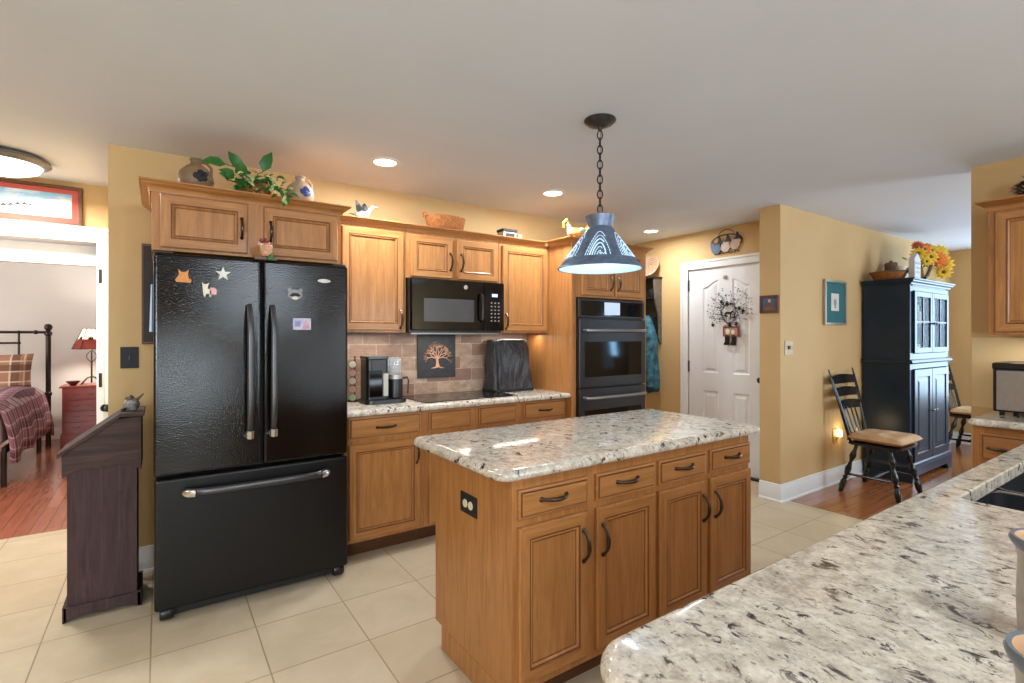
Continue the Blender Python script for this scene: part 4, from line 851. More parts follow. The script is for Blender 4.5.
for x in (-2.64, -1.155):
    B(x - .015, x + .015, 6.35, 8.42, .30, .36).build('side_rail', M_iron, T, bevel=.004)
for x, y in ((-1.16, 8.0), (-1.16, 6.38), (-2.64, 6.38)): MB().tube([(x, y, 0), (x, y, .32)], .022, 10).build('bed_leg', M_iron, T, smooth=True)
B(-2.62, -1.18, 6.36, 8.38, .36, .64).build('mattress', M_paper, T, bevel=.05, seg=4)
mb = MB(); nx, ny = 26, 22; vs = []
for j in range(ny):
    for i in range(nx):
        f = i / (nx - 1); g = j / (ny - 1); y = 6.25 + 2.02 * g; s_ = -2.75 + 1.72 * f
        if f < .82: x = -2.62 + 1.44 * (f / .82); z = .72 + .025 * sin(6 * f + 5 * g) + .03 * sin(pi * f)
        else: q = (f - .82) / .18; x = -1.17 + .075 * sin(q * pi * .6) + .018 * sin(g * 20) * q; z = .73 - .50 * q - .02 * sin(g * 17) * q
        vs.append((x, y, z - (.10 if g > .97 else 0)))
mb.add(vs, [(j * nx + i, j * nx + i + 1, (j + 1) * nx + i + 1, (j + 1) * nx + i) for j in range(ny - 1) for i in range(nx - 1)])
o = mb.build('quilt', M_quilt, T, smooth='all'); m = o.modifiers.new('solidify', 'SOLIDIFY'); m.thickness = .02; m.offset = 1
def pillow(x, y, z, w, h, d): 
    mb = MB(); n = 14; vs = []
    for sgn in (1, -1):
        for j in range(n):
            for i in range(n):
                u = 2 * i / (n - 1) - 1; v = 2 * j / (n - 1) - 1; t_ = (max(0, (1 - u ** 4) * (1 - v ** 4))) ** .5
                vs.append((x + u * w / 2 * (1 - .06 * (1 - v * v)), y - sgn * t_ * d / 2 + v * .06, z + v * h / 2 * (1 - .06 * (1 - u * u))))
    mb.add(vs, [(s * n * n + j * n + i, s * n * n + j * n + i + 1, s * n * n + (j + 1) * n + i + 1, s * n * n + (j + 1) * n + i) for s in (0, 1) for j in range(n - 1) for i in range(n - 1)]); return mb
tag(pillow(-1.56, 8.26, .93, .62, .44, .17).build('plaid_pillow', M_pill, smooth='all'), 'brown and cream plaid pillow leaning on the iron headboard', 'pillow')
# nightstand and lamp
T = thing('nightstand', 'cherry red four-drawer nightstand beside the iron bed', 'nightstand', (-.79, 8.5, 0))
B(-.995, -.585, 8.31, 8.70, .14, .715).build('carcass', M_cherry, T, bevel=.003); B(-1.02, -.56, 8.285, 8.72, .715, .738).build('top', M_cherry, T, bevel=.005)
B(-1.01, -.57, 8.295, 8.71, 0, .14).build('plinth', M_cherry, T, bevel=.004)
for k in range(4):
    o = B(-.975, -.605, 8.296, 8.312, .16 + k * .137, .285 + k * .137).build('drawer', M_cherry, T, bevel=.004)
    for x in (-.86, -.72): MB().tube([(x - .03, 8.296, .225 + k * .137), (x - .02, 8.278, .215 + k * .137), (x + .02, 8.278, .215 + k * .137), (x + .03, 8.296, .225 + k * .137)], .004, 6).build('bail_pull', M_bronze, o, smooth=True)
T = thing('table_lamp', 'wrought iron table lamp with red leaf shade on the nightstand', 'lamp', (-.74, 8.45, .738))
LX, LY, LZ = -.725, 8.46, .7385; mb = MB()
for k in range(4):
    a = pi / 4 + k * pi / 2; mb.tube([(LX, LY, LZ + .10), (LX + .06 * cos(a), LY + .06 * sin(a), LZ + .085), (LX + .12 * cos(a), LY + .12 * sin(a), LZ + .03), (LX + .135 * cos(a), LY + .135 * sin(a), LZ + .004)], .007, 7)
mb.tube([(LX, LY, LZ + .02), (LX, LY, LZ + .50)], .009, 8)
for s_ in (-1, 1): mb.tube([(LX + s_ * .05 * sin(pi * f) * 1.0, LY, LZ + .28 + .16 * f) for f in [k / 10 for k in range(11)]], .005, 6)
mb.build('iron_stem', M_iron, T, smooth=True)
def frust(r0, r1, z0, z1, n=6): return MB().add([(LX + r * cos(2 * pi * k / n), LY + r * .8 * sin(2 * pi * k / n), z) for r, z in ((r0, z0), (r1, z1)) for k in range(n)], [(k, (k + 1) % n, n + (k + 1) % n, n + k) for k in range(n)])
sh = frust(.195, .135, LZ + .455, LZ + .58).build('shade', glow('red_mica_shade', (120, 40, 28), .35), T)
frust(.135, .085, LZ + .58, LZ + .715).build('upper_panels', glow('lit_mica_shade', (255, 226, 196), 1.1), sh)
mb = MB()
for k in range(6):
    a = 2 * pi * k / 6
    mb.tube([(LX + .196 * cos(a), LY + .157 * sin(a), LZ + .455), (LX + .086 * cos(a), LY + .069 * sin(a), LZ + .715)], .004, 6)
    b = a + pi / 6
    for s_ in (-.25, 0, .25): mb.tube([(LX + .118 * cos(b + s_ * .4), LY + .095 * sin(b + s_ * .4), LZ + .575), (LX + .10 * cos(b + s_), LY + .08 * sin(b + s_), LZ + .625)], [.014, .002], 5)
for r, z in ((.196, .455), (.086, .715)): mb.tube([(LX + r * cos(2 * pi * k / 6), LY + r * .8 * sin(2 * pi * k / 6), LZ + z) for k in range(7)], .004, 6)
mb.build('leaf_frame', M_iron, sh)
tag(MB().lathe([(.03, 0), (.035, .01), (.07, .045), (.072, .055), (.064, .05), (.03, .014)], (-.90, 8.40, .7385), 20).build('trinket_bowl', plain('dark_pottery', (70, 34, 32), .4), smooth=True, angle=60), 'small dark red bowl on the nightstand beside the lamp', 'bowl')
T = thing('ceiling_fan', 'dark ceiling fan blade seen through the bedroom doorway', 'ceiling fan', (-1.78, 6.55, CEIL))
MB().tube([(-1.78, 6.55, CEIL), (-1.78, 6.55, 2.26)], .015, 8).lathe([(.07, 2.44), (.05, 2.39), (.01, 2.38)], (-1.78, 6.55, 0), 20).build('downrod', M_iron, T, smooth=True)
MB().lathe([(.05, 2.26), (.11, 2.23), (.12, 2.16), (.09, 2.10), (.05, 2.05), (.001, 2.04)], (-1.78, 6.55, 0), 24).build('motor', M_iron, T, smooth=True)
for k in range(5):
    a = -.12 + 2 * pi * k / 5; U = (cos(a), sin(a), 0); V = (-sin(a), cos(a), .12)
    MB().prism(roundpoly([(.16, -.05), (.72, -.065), (.72, .065), (.16, .05)], [.02, .03, .03, .02], 4), (-1.78, 6.55, 2.13), U, V, (0, 0, 1), .01).prism([(.08, -.02), (.2, -.02), (.2, .02), (.08, .02)], (-1.78, 6.55, 2.14), U, V, (0, 0, 1), .008).build('blade', plain('dark_fan_wood', (58, 46, 40), .6), T)

# ------------------------------------------------------------------ entry corner
T = thing('coat_shelf', 'dark wall shelf with curved bracket ends beside the oven tower', 'shelf', (XD - .06, 3.86, 1.27))
M_shelf = plain('black_shelf_paint', (34, 33, 34), .5, 0, .2); M_brk = plain('worn_bracket_paint', (104, 96, 86), .6, 0, .3, 20);  # bracket ends are a lighter grey-brown than the shelf
prof = [(0, 1.27), (-.02, 1.27), (-.05, 1.33), (-.045, 1.45), (-.055, 1.60), (-.10, 1.72), (-.12, 1.85), (-.13, 2.0), (0, 2.0)]
for y in (3.745, 4.005): MB().prism(prof, (XD, y, 0), (1, 0, 0), (0, 0, 1), (0, 1, 0), .018).build('bracket_end', M_brk, T, bevel=.002)
B(XD - .015, XD, 3.763, 4.005, 1.30, 2.0).build('back_panel', M_shelf, T); B(XD - .14, XD, 3.735, 4.03, 2.0, 2.02).build('top_board', M_shelf, T, bevel=.004); B(XD - .11, XD - .015, 3.763, 4.005, 1.78, 1.795).build('shelf_board', M_shelf, T)
for y in (3.80, 3.88, 3.96): MB().tube([(XD - .015, y, 1.56), (XD - .06, y, 1.565), (XD - .075, y, 1.58)], [.007, .007, .011], 8).build('peg', M_shelf, T, smooth=True)
T = thing('mug', 'dark mug sitting in the coat shelf', 'mug', (XD - .07, 3.85, 1.7955))
MB().lathe([(.03, 0), (.036, .01), (.036, .09), (.032, .09), (.03, .012)], (XD - .065, 3.83, 1.7955), 18).build('body', M_blackmat, T, smooth=True, angle=60)
MB().tube([(XD - .08, 3.86, 1.87), (XD - .10, 3.885, 1.86), (XD - .095, 3.88, 1.825), (XD - .08, 3.86, 1.815)], .005, 6).build('handle', M_blackmat, T, smooth=True)
tag(MB().lathe([(.02, .0), (.05, .004), (.105, .022), (.122, .034), (.122, .040), (.10, .030), (.05, .011), (.02, .007)], (XD - .055, 3.85, 2.138), 32, 0, (-.94, -.1, .34)).build('woven_plate', plain('coiled_straw', (206, 170, 138), .8, 0, .25, 50, .2, .8, 90), smooth=True, angle=60), 'round coiled straw plate leaning atop the coat shelf', 'plate')
pl_ = bpy.data.objects['woven_plate']; q_ = Vector((0, 0, 1)).rotation_difference(Vector((-.94, -.1, .34)).normalized()).to_matrix(); mb = MB()
for r in (.03, .052, .072, .092, .110): mb.tube([Vector((XD - .055, 3.85, 2.138)) + q_ @ Vector((r * cos(a), r * sin(a), .010 + max(0, r - .05) * .36)) for a in [2 * pi * k / 32 for k in range(33)]], .0032, 5, cap=False)
mb.tube([Vector((XD - .055, 3.85, 2.138)) + q_ @ Vector((.03 + .08 * f, 0, .011 + max(0, .08 * f - .02) * .36)) for f in (0, .25, .5, .75, 1)], .002, 4).build('coil_rings', M_stonedark, pl_, smooth=True)
# jacket
T = thing('jacket', 'teal jacket hanging from the coat shelf peg beside the ovens', 'jacket', (XD - .1, 3.84, 1.56))
mb = MB(); vs = []; n = 40; lv = 15
for j in range(lv):
    f = j / (lv - 1); z = 1.585 - .84 * f; w = .03 + .085 * min(1, f * 3.2) ** .7 + .02 * f; dp = .04 + .045 * min(1, f * 3) ** .8
    for k in range(n):
        a = 2 * pi * k / n; wr = 1 + .17 * sin(6 * a + 2.5 * f) * min(1, f * 2.5) + .09 * sin(11 * a - 6 * f)
        vs.append((XD - .105 + dp * cos(a) * wr, 3.875 + w * sin(a) * wr, z + (.02 * sin(3 * a) if j == lv - 1 else 0)))
vs.append((XD - .1, 3.875, 1.59)); vs.append((XD - .1, 3.875, .78))
mb.add(vs, [(j * n + k, j * n + (k + 1) % n, (j + 1) * n + (k + 1) % n, (j + 1) * n + k) for j in range(lv - 1) for k in range(n)] + [(k, (k + 1) % n, lv * n) for k in range(n)] + [((lv - 1) * n + k, (lv - 1) * n + (k + 1) % n, lv * n + 1) for k in range(n)]); mb.build('body', M_teal, T, smooth='all')
MB().tube([(XD - .15, 3.80, 1.47), (XD - .185, 3.765, 1.38), (XD - .19, 3.755, 1.25), (XD - .18, 3.76, 1.08), (XD - .17, 3.765, .90), (XD - .165, 3.768, .80)], [.035, .048, .052, .050, .046, .040], 14).build('sleeve', M_teal, T, smooth=True)
MB().tube([(XD - .165, 3.768, .80), (XD - .165, 3.77, .745)], [.042, .036], 14).build('cuff', M_navyfab, T, smooth=True)
MB().tube([(XD - .09, 3.92, .80), (XD - .09, 3.92, .72)], [.05, .045], 12).build('hem', M_navyfab, T, smooth=True)
# hen sign above the door
T = thing('hen_wall_plaque', 'wooden plaque of three hens in a wire hoop over the white door', 'wall decor', (XD - .01, 2.95, 2.28))
M_henp = plain('dusty_cream_paint', (206, 186, 168), .6, 0, .2, 40); M_hent = plain('dusty_tan_paint', (194, 164, 140), .6, 0, .2, 40)
for cy, m in ((3.055, M_blue), (2.955, M_henp), (2.855, M_hent)):
    pts = [(-.062, .02), (-.050, -.035), (-.02, -.065), (.025, -.065), (.052, -.03), (.060, .03), (.048, .068), (.03, .07), (.012, .045), (-.015, .035), (-.04, .06), (-.06, .06)]
    MB().prism([(cy - a, 2.258 + (2.955 - cy) * .12 + b) for a, b in pts], (XD - .022, 0, 0), (0, 1, 0), (0, 0, 1), (1, 0, 0), .014).build('hen', m, T, bevel=.002)
for cy in (3.015, 2.925, 2.825):
    z = 2.30 + (2.955 - cy) * .12
    MB().prism([(cy + .040, z - .012), (cy - .038, z - .016), (cy - .030, z + .012), (cy - .004, z + .058), (cy + .010, z + .050), (cy + .016, z + .010)], (XD - .027, 0, 0), (0, 1, 0), (0, 0, 1), (1, 0, 0), .005).build('dark_feathers', M_blackmat, T)
mb = MB(); mb.tube([(XD - .012, 2.95 + .17 * cos(a), 2.29 + .075 * sin(a)) for a in [2 * pi * k / 32 for k in range(33)]], .005, 6, cap=False)
mb.tube([(XD - .012, 2.95 + .09 * cos(a), 2.34 + .075 * sin(a)) for a in [pi * k / 14 for k in range(15)]], .003, 6); 
for k in range(8): y = 2.83 + .034 * k; mb.tube([(XD - .014, y + .014 * cos(a), 2.185 + .012 * sin(a) + .004 * (k % 2)) for a in [1.6 * pi * i / 8 + k for i in range(9)]], .0035, 5)
mb.build('wire_hoop', M_iron, T, smooth=True)
# berry wreath on the door
XW = XD - .012
T = thing('berry_wreath', 'dark berry wreath with horse silhouette hung on the white door', 'wreath', (XW, 2.925, 1.62))
mb = MB(); ring = lambda a, r=.078: (XW - .004, 2.915 + r * cos(a), 1.585 + r * 1.25 * sin(a))
for w in range(3): mb.tube([(XW - .006 + .006 * cos(5 * a + w * 2), 2.915 + (.078 + .008 * sin(5 * a + w * 2)) * cos(a), 1.585 + (.098 + .008 * sin(5 * a + w * 2)) * sin(a)) for a in [2 * pi * k / 40 for k in range(41)]], .0019, 5, cap=False)
mb.build('vine_ring', M_iron, T, smooth=True)
mb = MB(); stm = MB()
for i in range(230):
    a = random.uniform(0, 2 * pi); r = .07 + .185 * random.random() ** 1.2; p = (XW - .006 - random.uniform(0, .02), 2.92 + r * cos(a), 1.60 + r * sin(a) * (.95 if sin(a) > 0 else .55)); mb.ball(p, random.uniform(.0035, .0065), 0, 6)
    if i % 4 == 0: stm.tube([(XW - .005, 2.915 + .08 * cos(a), 1.59 + .09 * sin(a)), p], .0012, 4)
o = mb.build('berries', M_blackmat, T); o['kind'] = 'stuff'; stm.build('twigs', M_iron, T)
for cy, cz in ((2.99, 1.70), (2.93, 1.67), (2.80, 1.63), (3.085, 1.47), (2.83, 1.48), (2.90, 1.465), (2.76, 1.60)):
    mb = MB()
    for k in range(6): a = 2 * pi * k / 6 + cy * 9; leaf(mb, (XW - .014, cy, cz), (-.15, cos(a), sin(a)), (-1, 0, 0), .024, .015, 0)
    mb.ball((XW - .016, cy, cz), .006).build('black_rosette', M_blackmat, T)
MB().prism([(-.045, -.02), (-.035, -.02), (-.03, 0), (.01, -.002), (.014, -.024), (.022, -.024), (.026, .004), (.04, .016), (.05, .014), (.052, .022), (.036, .036), (.02, .022), (-.03, .024), (-.046, .008)], (XW - .010, 2.915, 1.575), (0, -1, 0), (0, 0, 1), (1, 0, 0), .006).build('horse_silhouette', M_blackmat, T)
T = thing('welcome_plaque', 'small red and grey plaque with dark boots hung below the wreath', 'wall decor', (XW, 2.88, 1.38))
B(XW - .012, XW + .006, 2.80, 2.975, 1.355, 1.455).build('board', M_stone, T, bevel=.003); B(XW - .015, XW - .012, 2.80, 2.975, 1.440, 1.455).box(XW - .015, XW - .012, 2.80, 2.822, 1.355, 1.44).box(XW - .015, XW - .012, 2.963, 2.975, 1.355, 1.44).box(XW - .015, XW - .012, 2.822, 2.963, 1.355, 1.364).build('red_border', M_red, T)
MB().prism(ell(2.925, 1.405, .022, .028), (XW - .014, 0, 0), (0, 1, 0), (0, 0, 1), (1, 0, 0), .003).prism(ell(2.87, 1.40, .018, .022), (XW - .014, 0, 0), (0, 1, 0), (0, 0, 1), (1, 0, 0), .003).build('painted_figures', M_cream, T)
for y in (2.935, 2.865): MB().prism([(y - .025, 1.375), (y + .022, 1.375), (y + .022, 1.305), (y + .036, 1.282), (y + .034, 1.27), (y - .018, 1.27)], (XW - .012, 0, 0), (0, 1, 0), (0, 0, 1), (1, 0, 0), .016).build('boot', M_iron, T, bevel=.003)
MB().tube([(XW - .002, 2.96, 1.455), (XW - .004, 2.915, 1.49), (XW - .002, 2.82, 1.455)], .002, 5).build('wire', M_iron, T)
# pictures, plates on the picture wall
def framed(name, label, o, U, N, w, h, fw, mats, d=.02):
    """o: centre on the wall, U width axis, N outwards"""
    T = thing(name, label, 'picture', o); o, U, N = Vector(o), Vector(U), Vector(N); Z = Vector((0, 0, 1)); mb = MB()
    R = lambda a, b, c, e: [(a, c), (b, c), (b, e), (a, e)]
    for r in (R(-w / 2, w / 2, -h / 2, -h / 2 + fw), R(-w / 2, w / 2, h / 2 - fw, h / 2), R(-w / 2, -w / 2 + fw, -h / 2 + fw, h / 2 - fw), R(w / 2 - fw, w / 2, -h / 2 + fw, h / 2 - fw)): mb.prism(r, o + N * .002, U, Z, N, d)
    mb.build('frame', mats[0], T, bevel=.002)
    MB().prism(R(-w / 2 + fw, w / 2 - fw, -h / 2 + fw, h / 2 - fw), o + N * .002, U, Z, N, d * .4).build('mat_board', mats[1], T)
    return T, o + N * (.002 + d * .4), U, N
T, o, U, N = framed('framed_picture', 'silver framed teal-matted picture on the gold wall near the chair', (5.12, YP, 1.667), (1, 0, 0), (0, -1, 0), .43, .41, .022, (M_silver, M_tealmat), .024)
MB().prism([(-.075, -.075), (.075, -.075), (.075, .085), (-.075, .085)], o, U, (0, 0, 1), N, .001).build('print', M_paper, T); MB().prism(ell(0, .0, .028, .036), o, U, (0, 0, 1), N, .002).prism([(-.02, -.05), (.02, -.05), (.01, -.03), (-.01, -.03)], o, U, (0, 0, 1), N, .002).build('drawing', M_grey, T)
T, o, U, N = framed('framed_photo', 'small dark-framed photograph on the wall end beside the white door', (4.18, 2.28, 1.625), (0, -1, 0), (-1, 0, 0), .155, .148, .02, (M_brownframe, M_blue), .016)
MB().prism(ell(.0, -.01, .022, .030), o, U, (0, 0, 1), N, .001).build('figure', M_red, T); MB().prism([(-.05, -.05), (.05, -.05), (.05, -.025), (-.05, -.02)], o, U, (0, 0, 1), N, .0015).build('ground', M_stonedark, T); MB().prism(ell(.004, .028, .012, .014), o, U, (0, 0, 1), N, .0012).build('face', M_tan, T)
T = thing('switch_plate', 'almond light switch plate on the gold wall near the corner', 'light switch', (4.305, YP, 1.262))
B(4.245, 4.365, YP - .006, YP, 1.20, 1.325).build('plate', M_almond, T, bevel=.002); B(4.292, 4.318, YP - .016, YP - .006, 1.25, 1.28).build('toggle', M_iron, T, bevel=.002)
T = thing('night_light', 'glowing night light plugged in behind the black chair', 'night light', (5.17, YP, .44))
B(5.10, 5.19, YP - .006, YP, .375, .50).build('outlet_plate', M_almond, T, bevel=.002); MB().lathe([(.024, 0), (.026, .03), (.020, .055), (.001, .06)], (5.165, YP - .028, .435), 14).build('lens', M_nl, T, smooth=True); B(5.15, 5.18, YP - .028, YP - .006, .41, .435).build('plug_body', M_almond, T)

# ------------------------------------------------------------------ hutch
HX0, HX1, HY0, HY1 = 5.70, 6.745, 1.77, 2.172
T = thing('corner_hutch', 'tall navy blue hutch with glass upper doors against the gold wall', 'hutch', ((HX0 + HX1) / 2, 2.0, 0))
mb = B(HX0, HX0 + .02, HY0 + .02, HY1, .10, 1.845).box(HX1 - .02, HX1, HY0 + .02, HY1, .10, 1.845).box(HX0 + .02, HX1 - .02, HY1 - .015, HY1, .10, 1.845).box(HX0 + .02, HX1 - .02, HY0 + .02, HY1 - .015, .10, .13).box(HX0 + .02, HX1 - .02, HY0 + .02, HY1 - .015, 1.825, 1.845).box(HX0 + .02, HX1 - .02, HY0 + .02, HY1 - .015, 1.10, 1.12)
mb.box(HX0 + .02, HX0 + .065, HY0 + .02, HY0 + .04, .10, 1.845).box(HX1 - .065, HX1 - .02, HY0 + .02, HY0 + .04, .10, 1.845).box(HX0 + .065, HX1 - .065, HY0 + .02, HY0 + .04, 1.785, 1.825).box(HX0 + .065, HX1 - .065, HY0 + .02, HY0 + .04, 1.05, 1.195).box(HX0 + .065, HX1 - .065, HY0 + .02, HY0 + .04, .13, .18)
mb.build('carcass', M_hutch, T, bevel=.002)
MB().sweep([(HX0, HY1), (HX0, HY0 + .02), (HX1, HY0 + .02), (HX1, HY1)], [(0, 1.84), (.012, 1.84), (.018, 1.855), (.034, 1.865), (.036, 1.878), (.048, 1.882), (.048, 1.896), (0, 1.896)]).box(HX0, HX1, HY0 + .02, HY1, 1.88, 1.896).build('crown', M_hutch, T, smooth=True)
MB().sweep([(HX0, HY1), (HX0, HY0 + .02), (HX1, HY0 + .02), (HX1, HY1)], [(0, 1.10), (.022, 1.10), (.030, 1.112), (.022, 1.13), (.010, 1.14), (0, 1.14)]).build('waist_molding', M_hutch, T, smooth=True)
ft = [(0, 0), (.10, 0), (.115, .03), (.15, .06), (HX1 - HX0 - .15, .06), (HX1 - HX0 - .115, .03), (HX1 - HX0 - .10, 0), (HX1 - HX0, 0), (HX1 - HX0, .14), (0, .14)]
mb = MB().prism([(-.015 + a * (1 + .03 / (HX1 - HX0)), b) for a, b in ft], (HX0, HY0 - .006, 0), (1, 0, 0), (0, 0, 1), (0, 1, 0), .024)
for x in (HX0 - .015, HX1 - .009): mb.box(x, x + .024, HY0 + .018, HY1, 0, .14)
mb.sweep([(HX0, HY1), (HX0, HY0 + .018), (HX1, HY0 + .018), (HX1, HY1)], [(0, .14), (.020, .14), (.014, .16), (.004, .175), (0, .175)]); mb.build('plinth', M_hutch, T, bevel=.002)
xm = (HX0 + HX1) / 2
for x0, x1, kx in ((HX0 + .06, xm - .003, xm - .035), (xm + .003, HX1 - .06, xm + .035)):
    d = MB().rings(x0, x1, .185, 1.045, [(0, .02), (0, .004), (.004, 0), (.07, 0), (.075, .009), (.09, .009), (.12, .002)], [0] * 6, 0, HY0).build('lower_door', M_hutch, T)
    MB().lathe([(.006, 0), (.006, .014), (.014, .02), (.012, .03), (.001, .033)], (kx, HY0, .64), 12, 0, (0, -1, 0)).build('knob', M_silver, d, smooth=True)
    mb = B(x0, x0 + .05, HY0, HY0 + .02, 1.20, 1.78).box(x1 - .05, x1, HY0, HY0 + .02, 1.20, 1.78).box(x0 + .05, x1 - .05, HY0, HY0 + .02, 1.20, 1.25).box(x0 + .05, x1 - .05, HY0, HY0 + .02, 1.73, 1.78)
    mb.box((x0 + x1) / 2 - .010, (x0 + x1) / 2 + .010, HY0 + .003, HY0 + .017, 1.25, 1.73).box(x0 + .05, x1 - .05, HY0 + .003, HY0 + .017, 1.485, 1.503)
    d = mb.build('upper_door', M_hutch, T, bevel=.003); B(x0 + .05, x1 - .05, HY0 + .008, HY0 + .012, 1.25, 1.73).build('glass_panes', M_pane, d)
    MB().lathe([(.006, 0), (.006, .014), (.014, .02), (.012, .03), (.001, .033)], (kx, HY0, 1.48), 12, 0, (0, -1, 0)).build('knob', M_iron, d, smooth=True)
B(HX0 + .02, HX1 - .02, HY0 + .05, HY1 - .015, 1.475, 1.490).build('shelf', M_hutch, T)
def vase(name, label, cat, x, y, z, s, m, prof):
    o = MB().lathe([(r * s, h * s) for r, h in prof], (x, y, z), 18).build(name, m, smooth=True, angle=60); return tag(o, label, cat)
PIT = [(.03, 0), (.045, .03), (.048, .06), (.03, .10), (.034, .13), (.028, .13), (.024, .10)]
vase('display_pitcher', 'white pitcher on the lower hutch shelf behind the left glass door', 'pitcher', 5.93, 1.95, 1.1205, 1.2, M_cream, PIT)
vase('display_vase', 'pale blue vase on the lower hutch shelf, next to the white pitcher', 'vase', 6.10, 1.95, 1.1205, 1.3, plain('pale_blue_glaze', (150, 180, 200), .3), PIT)
vase('display_cup', 'cream cup on lower hutch shelf behind the right glass door', 'cup', 6.36, 1.95, 1.1205, 1.2, M_cream, PIT)
vase('display_jar', 'white lidded jar on upper hutch shelf behind the left glass door', 'jar', 6.02, 1.95, 1.4905, 1.1, M_cream, [(.04, 0), (.05, .02), (.05, .09), (.035, .11), (.012, .125), (.001, .14)])
vase('display_bottle', 'white bottle on upper hutch shelf behind the right glass door', 'bottle', 6.40, 1.95, 1.4905, 1.2, M_paper, [(.035, 0), (.04, .01), (.04, .08), (.015, .11), (.014, .15), (.017, .155), (.001, .156)])
# on top of the hutch
ZH = 1.8965
T = thing('bread_basket', 'long low woven basket at the left end of the hutch top', 'basket', (5.82, 2.0, ZH))
MB().lathe([(.115, 0), (.13, .015), (.16, .07), (.165, .078), (.155, .078), (.125, .018), (.05, .012)], (0, 0, 0), 24).build('bowl', M_basket, T, False, smooth=True, angle=60); T.scale = (.72, .95, 1)
MB().tube([(.165 * cos(a), .165 * sin(a), .080 + .002 * sin(12 * a)) for a in [2 * pi * k / 40 for k in range(41)]], .008, 6, cap=False).build('rim', M_stonedark, T, False, smooth=True)
vase('white_creamer', 'white creamer jug standing behind the low basket on the hutch', 'jug', 6.08, 1.98, ZH, 1.2, M_cream, PIT)
T = thing('wooden_canister', 'brown wooden canister at the back of the hutch top', 'canister', (6.16, 2.095, ZH))  # brown cylinder stands in for a shadow on the wall
MB().lathe([(.05, 0), (.055, .006), (.055, .20), (.05, .205), (.001, .207)], (6.16, 2.095, ZH), 20).build('body', M_stonedark, T, smooth=True, angle=50); MB().lathe([(.057, .17), (.057, .20), (.05, .212), (.012, .216), (.014, .232), (.001, .236)], (6.16, 2.095, ZH), 20).build('lid', M_stonedark, T, smooth=True)
T = thing('house_plaque', 'white house shaped wooden block with lettering on the hutch', 'ornament', (5.86, 1.80, ZH))
MB().prism([(5.79, ZH), (5.935, ZH), (5.935, ZH + .19), (5.862, ZH + .245), (5.79, ZH + .19)], (0, 1.78, 0), (1, 0, 0), (0, 0, 1), (0, 1, 0), .05).build('block', plain('chalk_white', (214, 216, 222), .6), T, bevel=.004)
mb = MB()
for r in range(3):
    for k in range(4): x = 5.81 + k * .028 + (r % 2) * .004; z = ZH + .05 + r * .042; mb.box(x, x + .005, 1.7785, 1.78, z, z + .022).box(x, x + .018, 1.7785, 1.78, z + (.009 if k % 2 else .018), z + (.013 if k % 2 else .022))
mb.build('lettering', M_grey, T)
T = thing('flower_basket', 'basket of yellow and orange autumn flowers on the hutch', 'flower arrangement', (6.48, 1.93, ZH))
MB().prism(roundpoly([(-.20, 0), (.20, 0), (.235, .155), (-.235, .155)], [.02] * 4, 3), (6.48, 1.85, ZH), (1, 0, 0), (0, 0, 1), (0, 1, 0), .18).build('basket', plain('pale_wicker', (206, 172, 112), .75, 0, .25, 50, .2, .6, 110), T, bevel=.006)
MB().tube([(6.48 - .235 * cos(a), 1.94, ZH + .15 + .13 * sin(a)) for a in [pi * k / 16 for k in range(17)]], .012, 8).tube([(6.26, 1.845, ZH + .04), (6.32, 1.838, ZH + .07), (6.38, 1.838, ZH + .13), (6.44, 1.842, ZH + .18)], .016, 8).build('handle', M_stonedark, T, smooth=True)
def flower(mb, c, d, R, n, mi, mc):
    c, d = Vector(c), Vector(d).normalized(); u = d.orthogonal().normalized(); w = d.cross(u)
    for ring_, k0 in ((1, 0), (.68, .5)):
        for k in range(n): a = 2 * pi * (k + k0) / n; r = u * cos(a) + w * sin(a); leaf(mb, c + d * (.008 if k0 else 0), r + d * (.25 if k0 else .1), d, R * ring_, R * .36, mi)
    mb.ball(c + d * .012, R * .22, mc, 8)
mb = MB(); fl = [((6.16, 1.86, 2.17), .075, 0), ((6.28, 1.85, 2.22), .07, 1), ((6.40, 1.90, 2.25), .07, 2), ((6.36, 1.82, 2.15), .075, 0), ((6.47, 1.80, 2.14), .085, 1), ((6.56, 1.80, 2.13), .085, 1), ((6.62, 1.84, 2.20), .09, 0), ((6.68, 1.80, 2.10), .095, 0), ((6.74, 1.86, 2.24), .095, 0), ((6.52, 1.86, 2.23), .07, 0), ((6.22, 1.88, 2.24), .06, 2), ((6.33, 1.92, 2.28), .055, 1), ((6.78, 1.84, 2.15), .08, 0), ((6.66, 1.80, 2.02), .085, 0), ((6.45, 1.88, 2.20), .065, 2), ((6.60, 1.92, 2.28), .06, 1), ((6.28, 1.83, 2.10), .055, 0)]
for c, R, k in fl: flower(mb, (c[0] - .02, c[1], c[2]), (-.9 + random.uniform(-.25, .25), -.5 + random.uniform(-.3, .3), (c[2] - 2.08) * 2), R * 1.05, 11, k, 3)
mb.build('blossoms', [M_yellow, M_orange, M_rust, M_stonedark], T)
mb = MB()
for i in range(60): a = random.uniform(-.3, pi + .3); r = random.uniform(.06, .30); leaf(mb, (6.46 + r * cos(a), 1.93 + random.uniform(-.08, .06), 2.06 + r * .6 * abs(sin(a))), (cos(a), random.uniform(-.6, .2), sin(a)), (0, -1, .4), random.uniform(.05, .10), random.uniform(.02, .035), i % 2)
for c, R, k in fl: mb.tube([(6.48 + (c[0] - 6.48) * .3, 1.93, ZH + .12), c], .004, 5, 0)
mb.build('foliage', [M_leaf, plain('olive_leaf', (112, 112, 44), .5, 0, .3)], T)

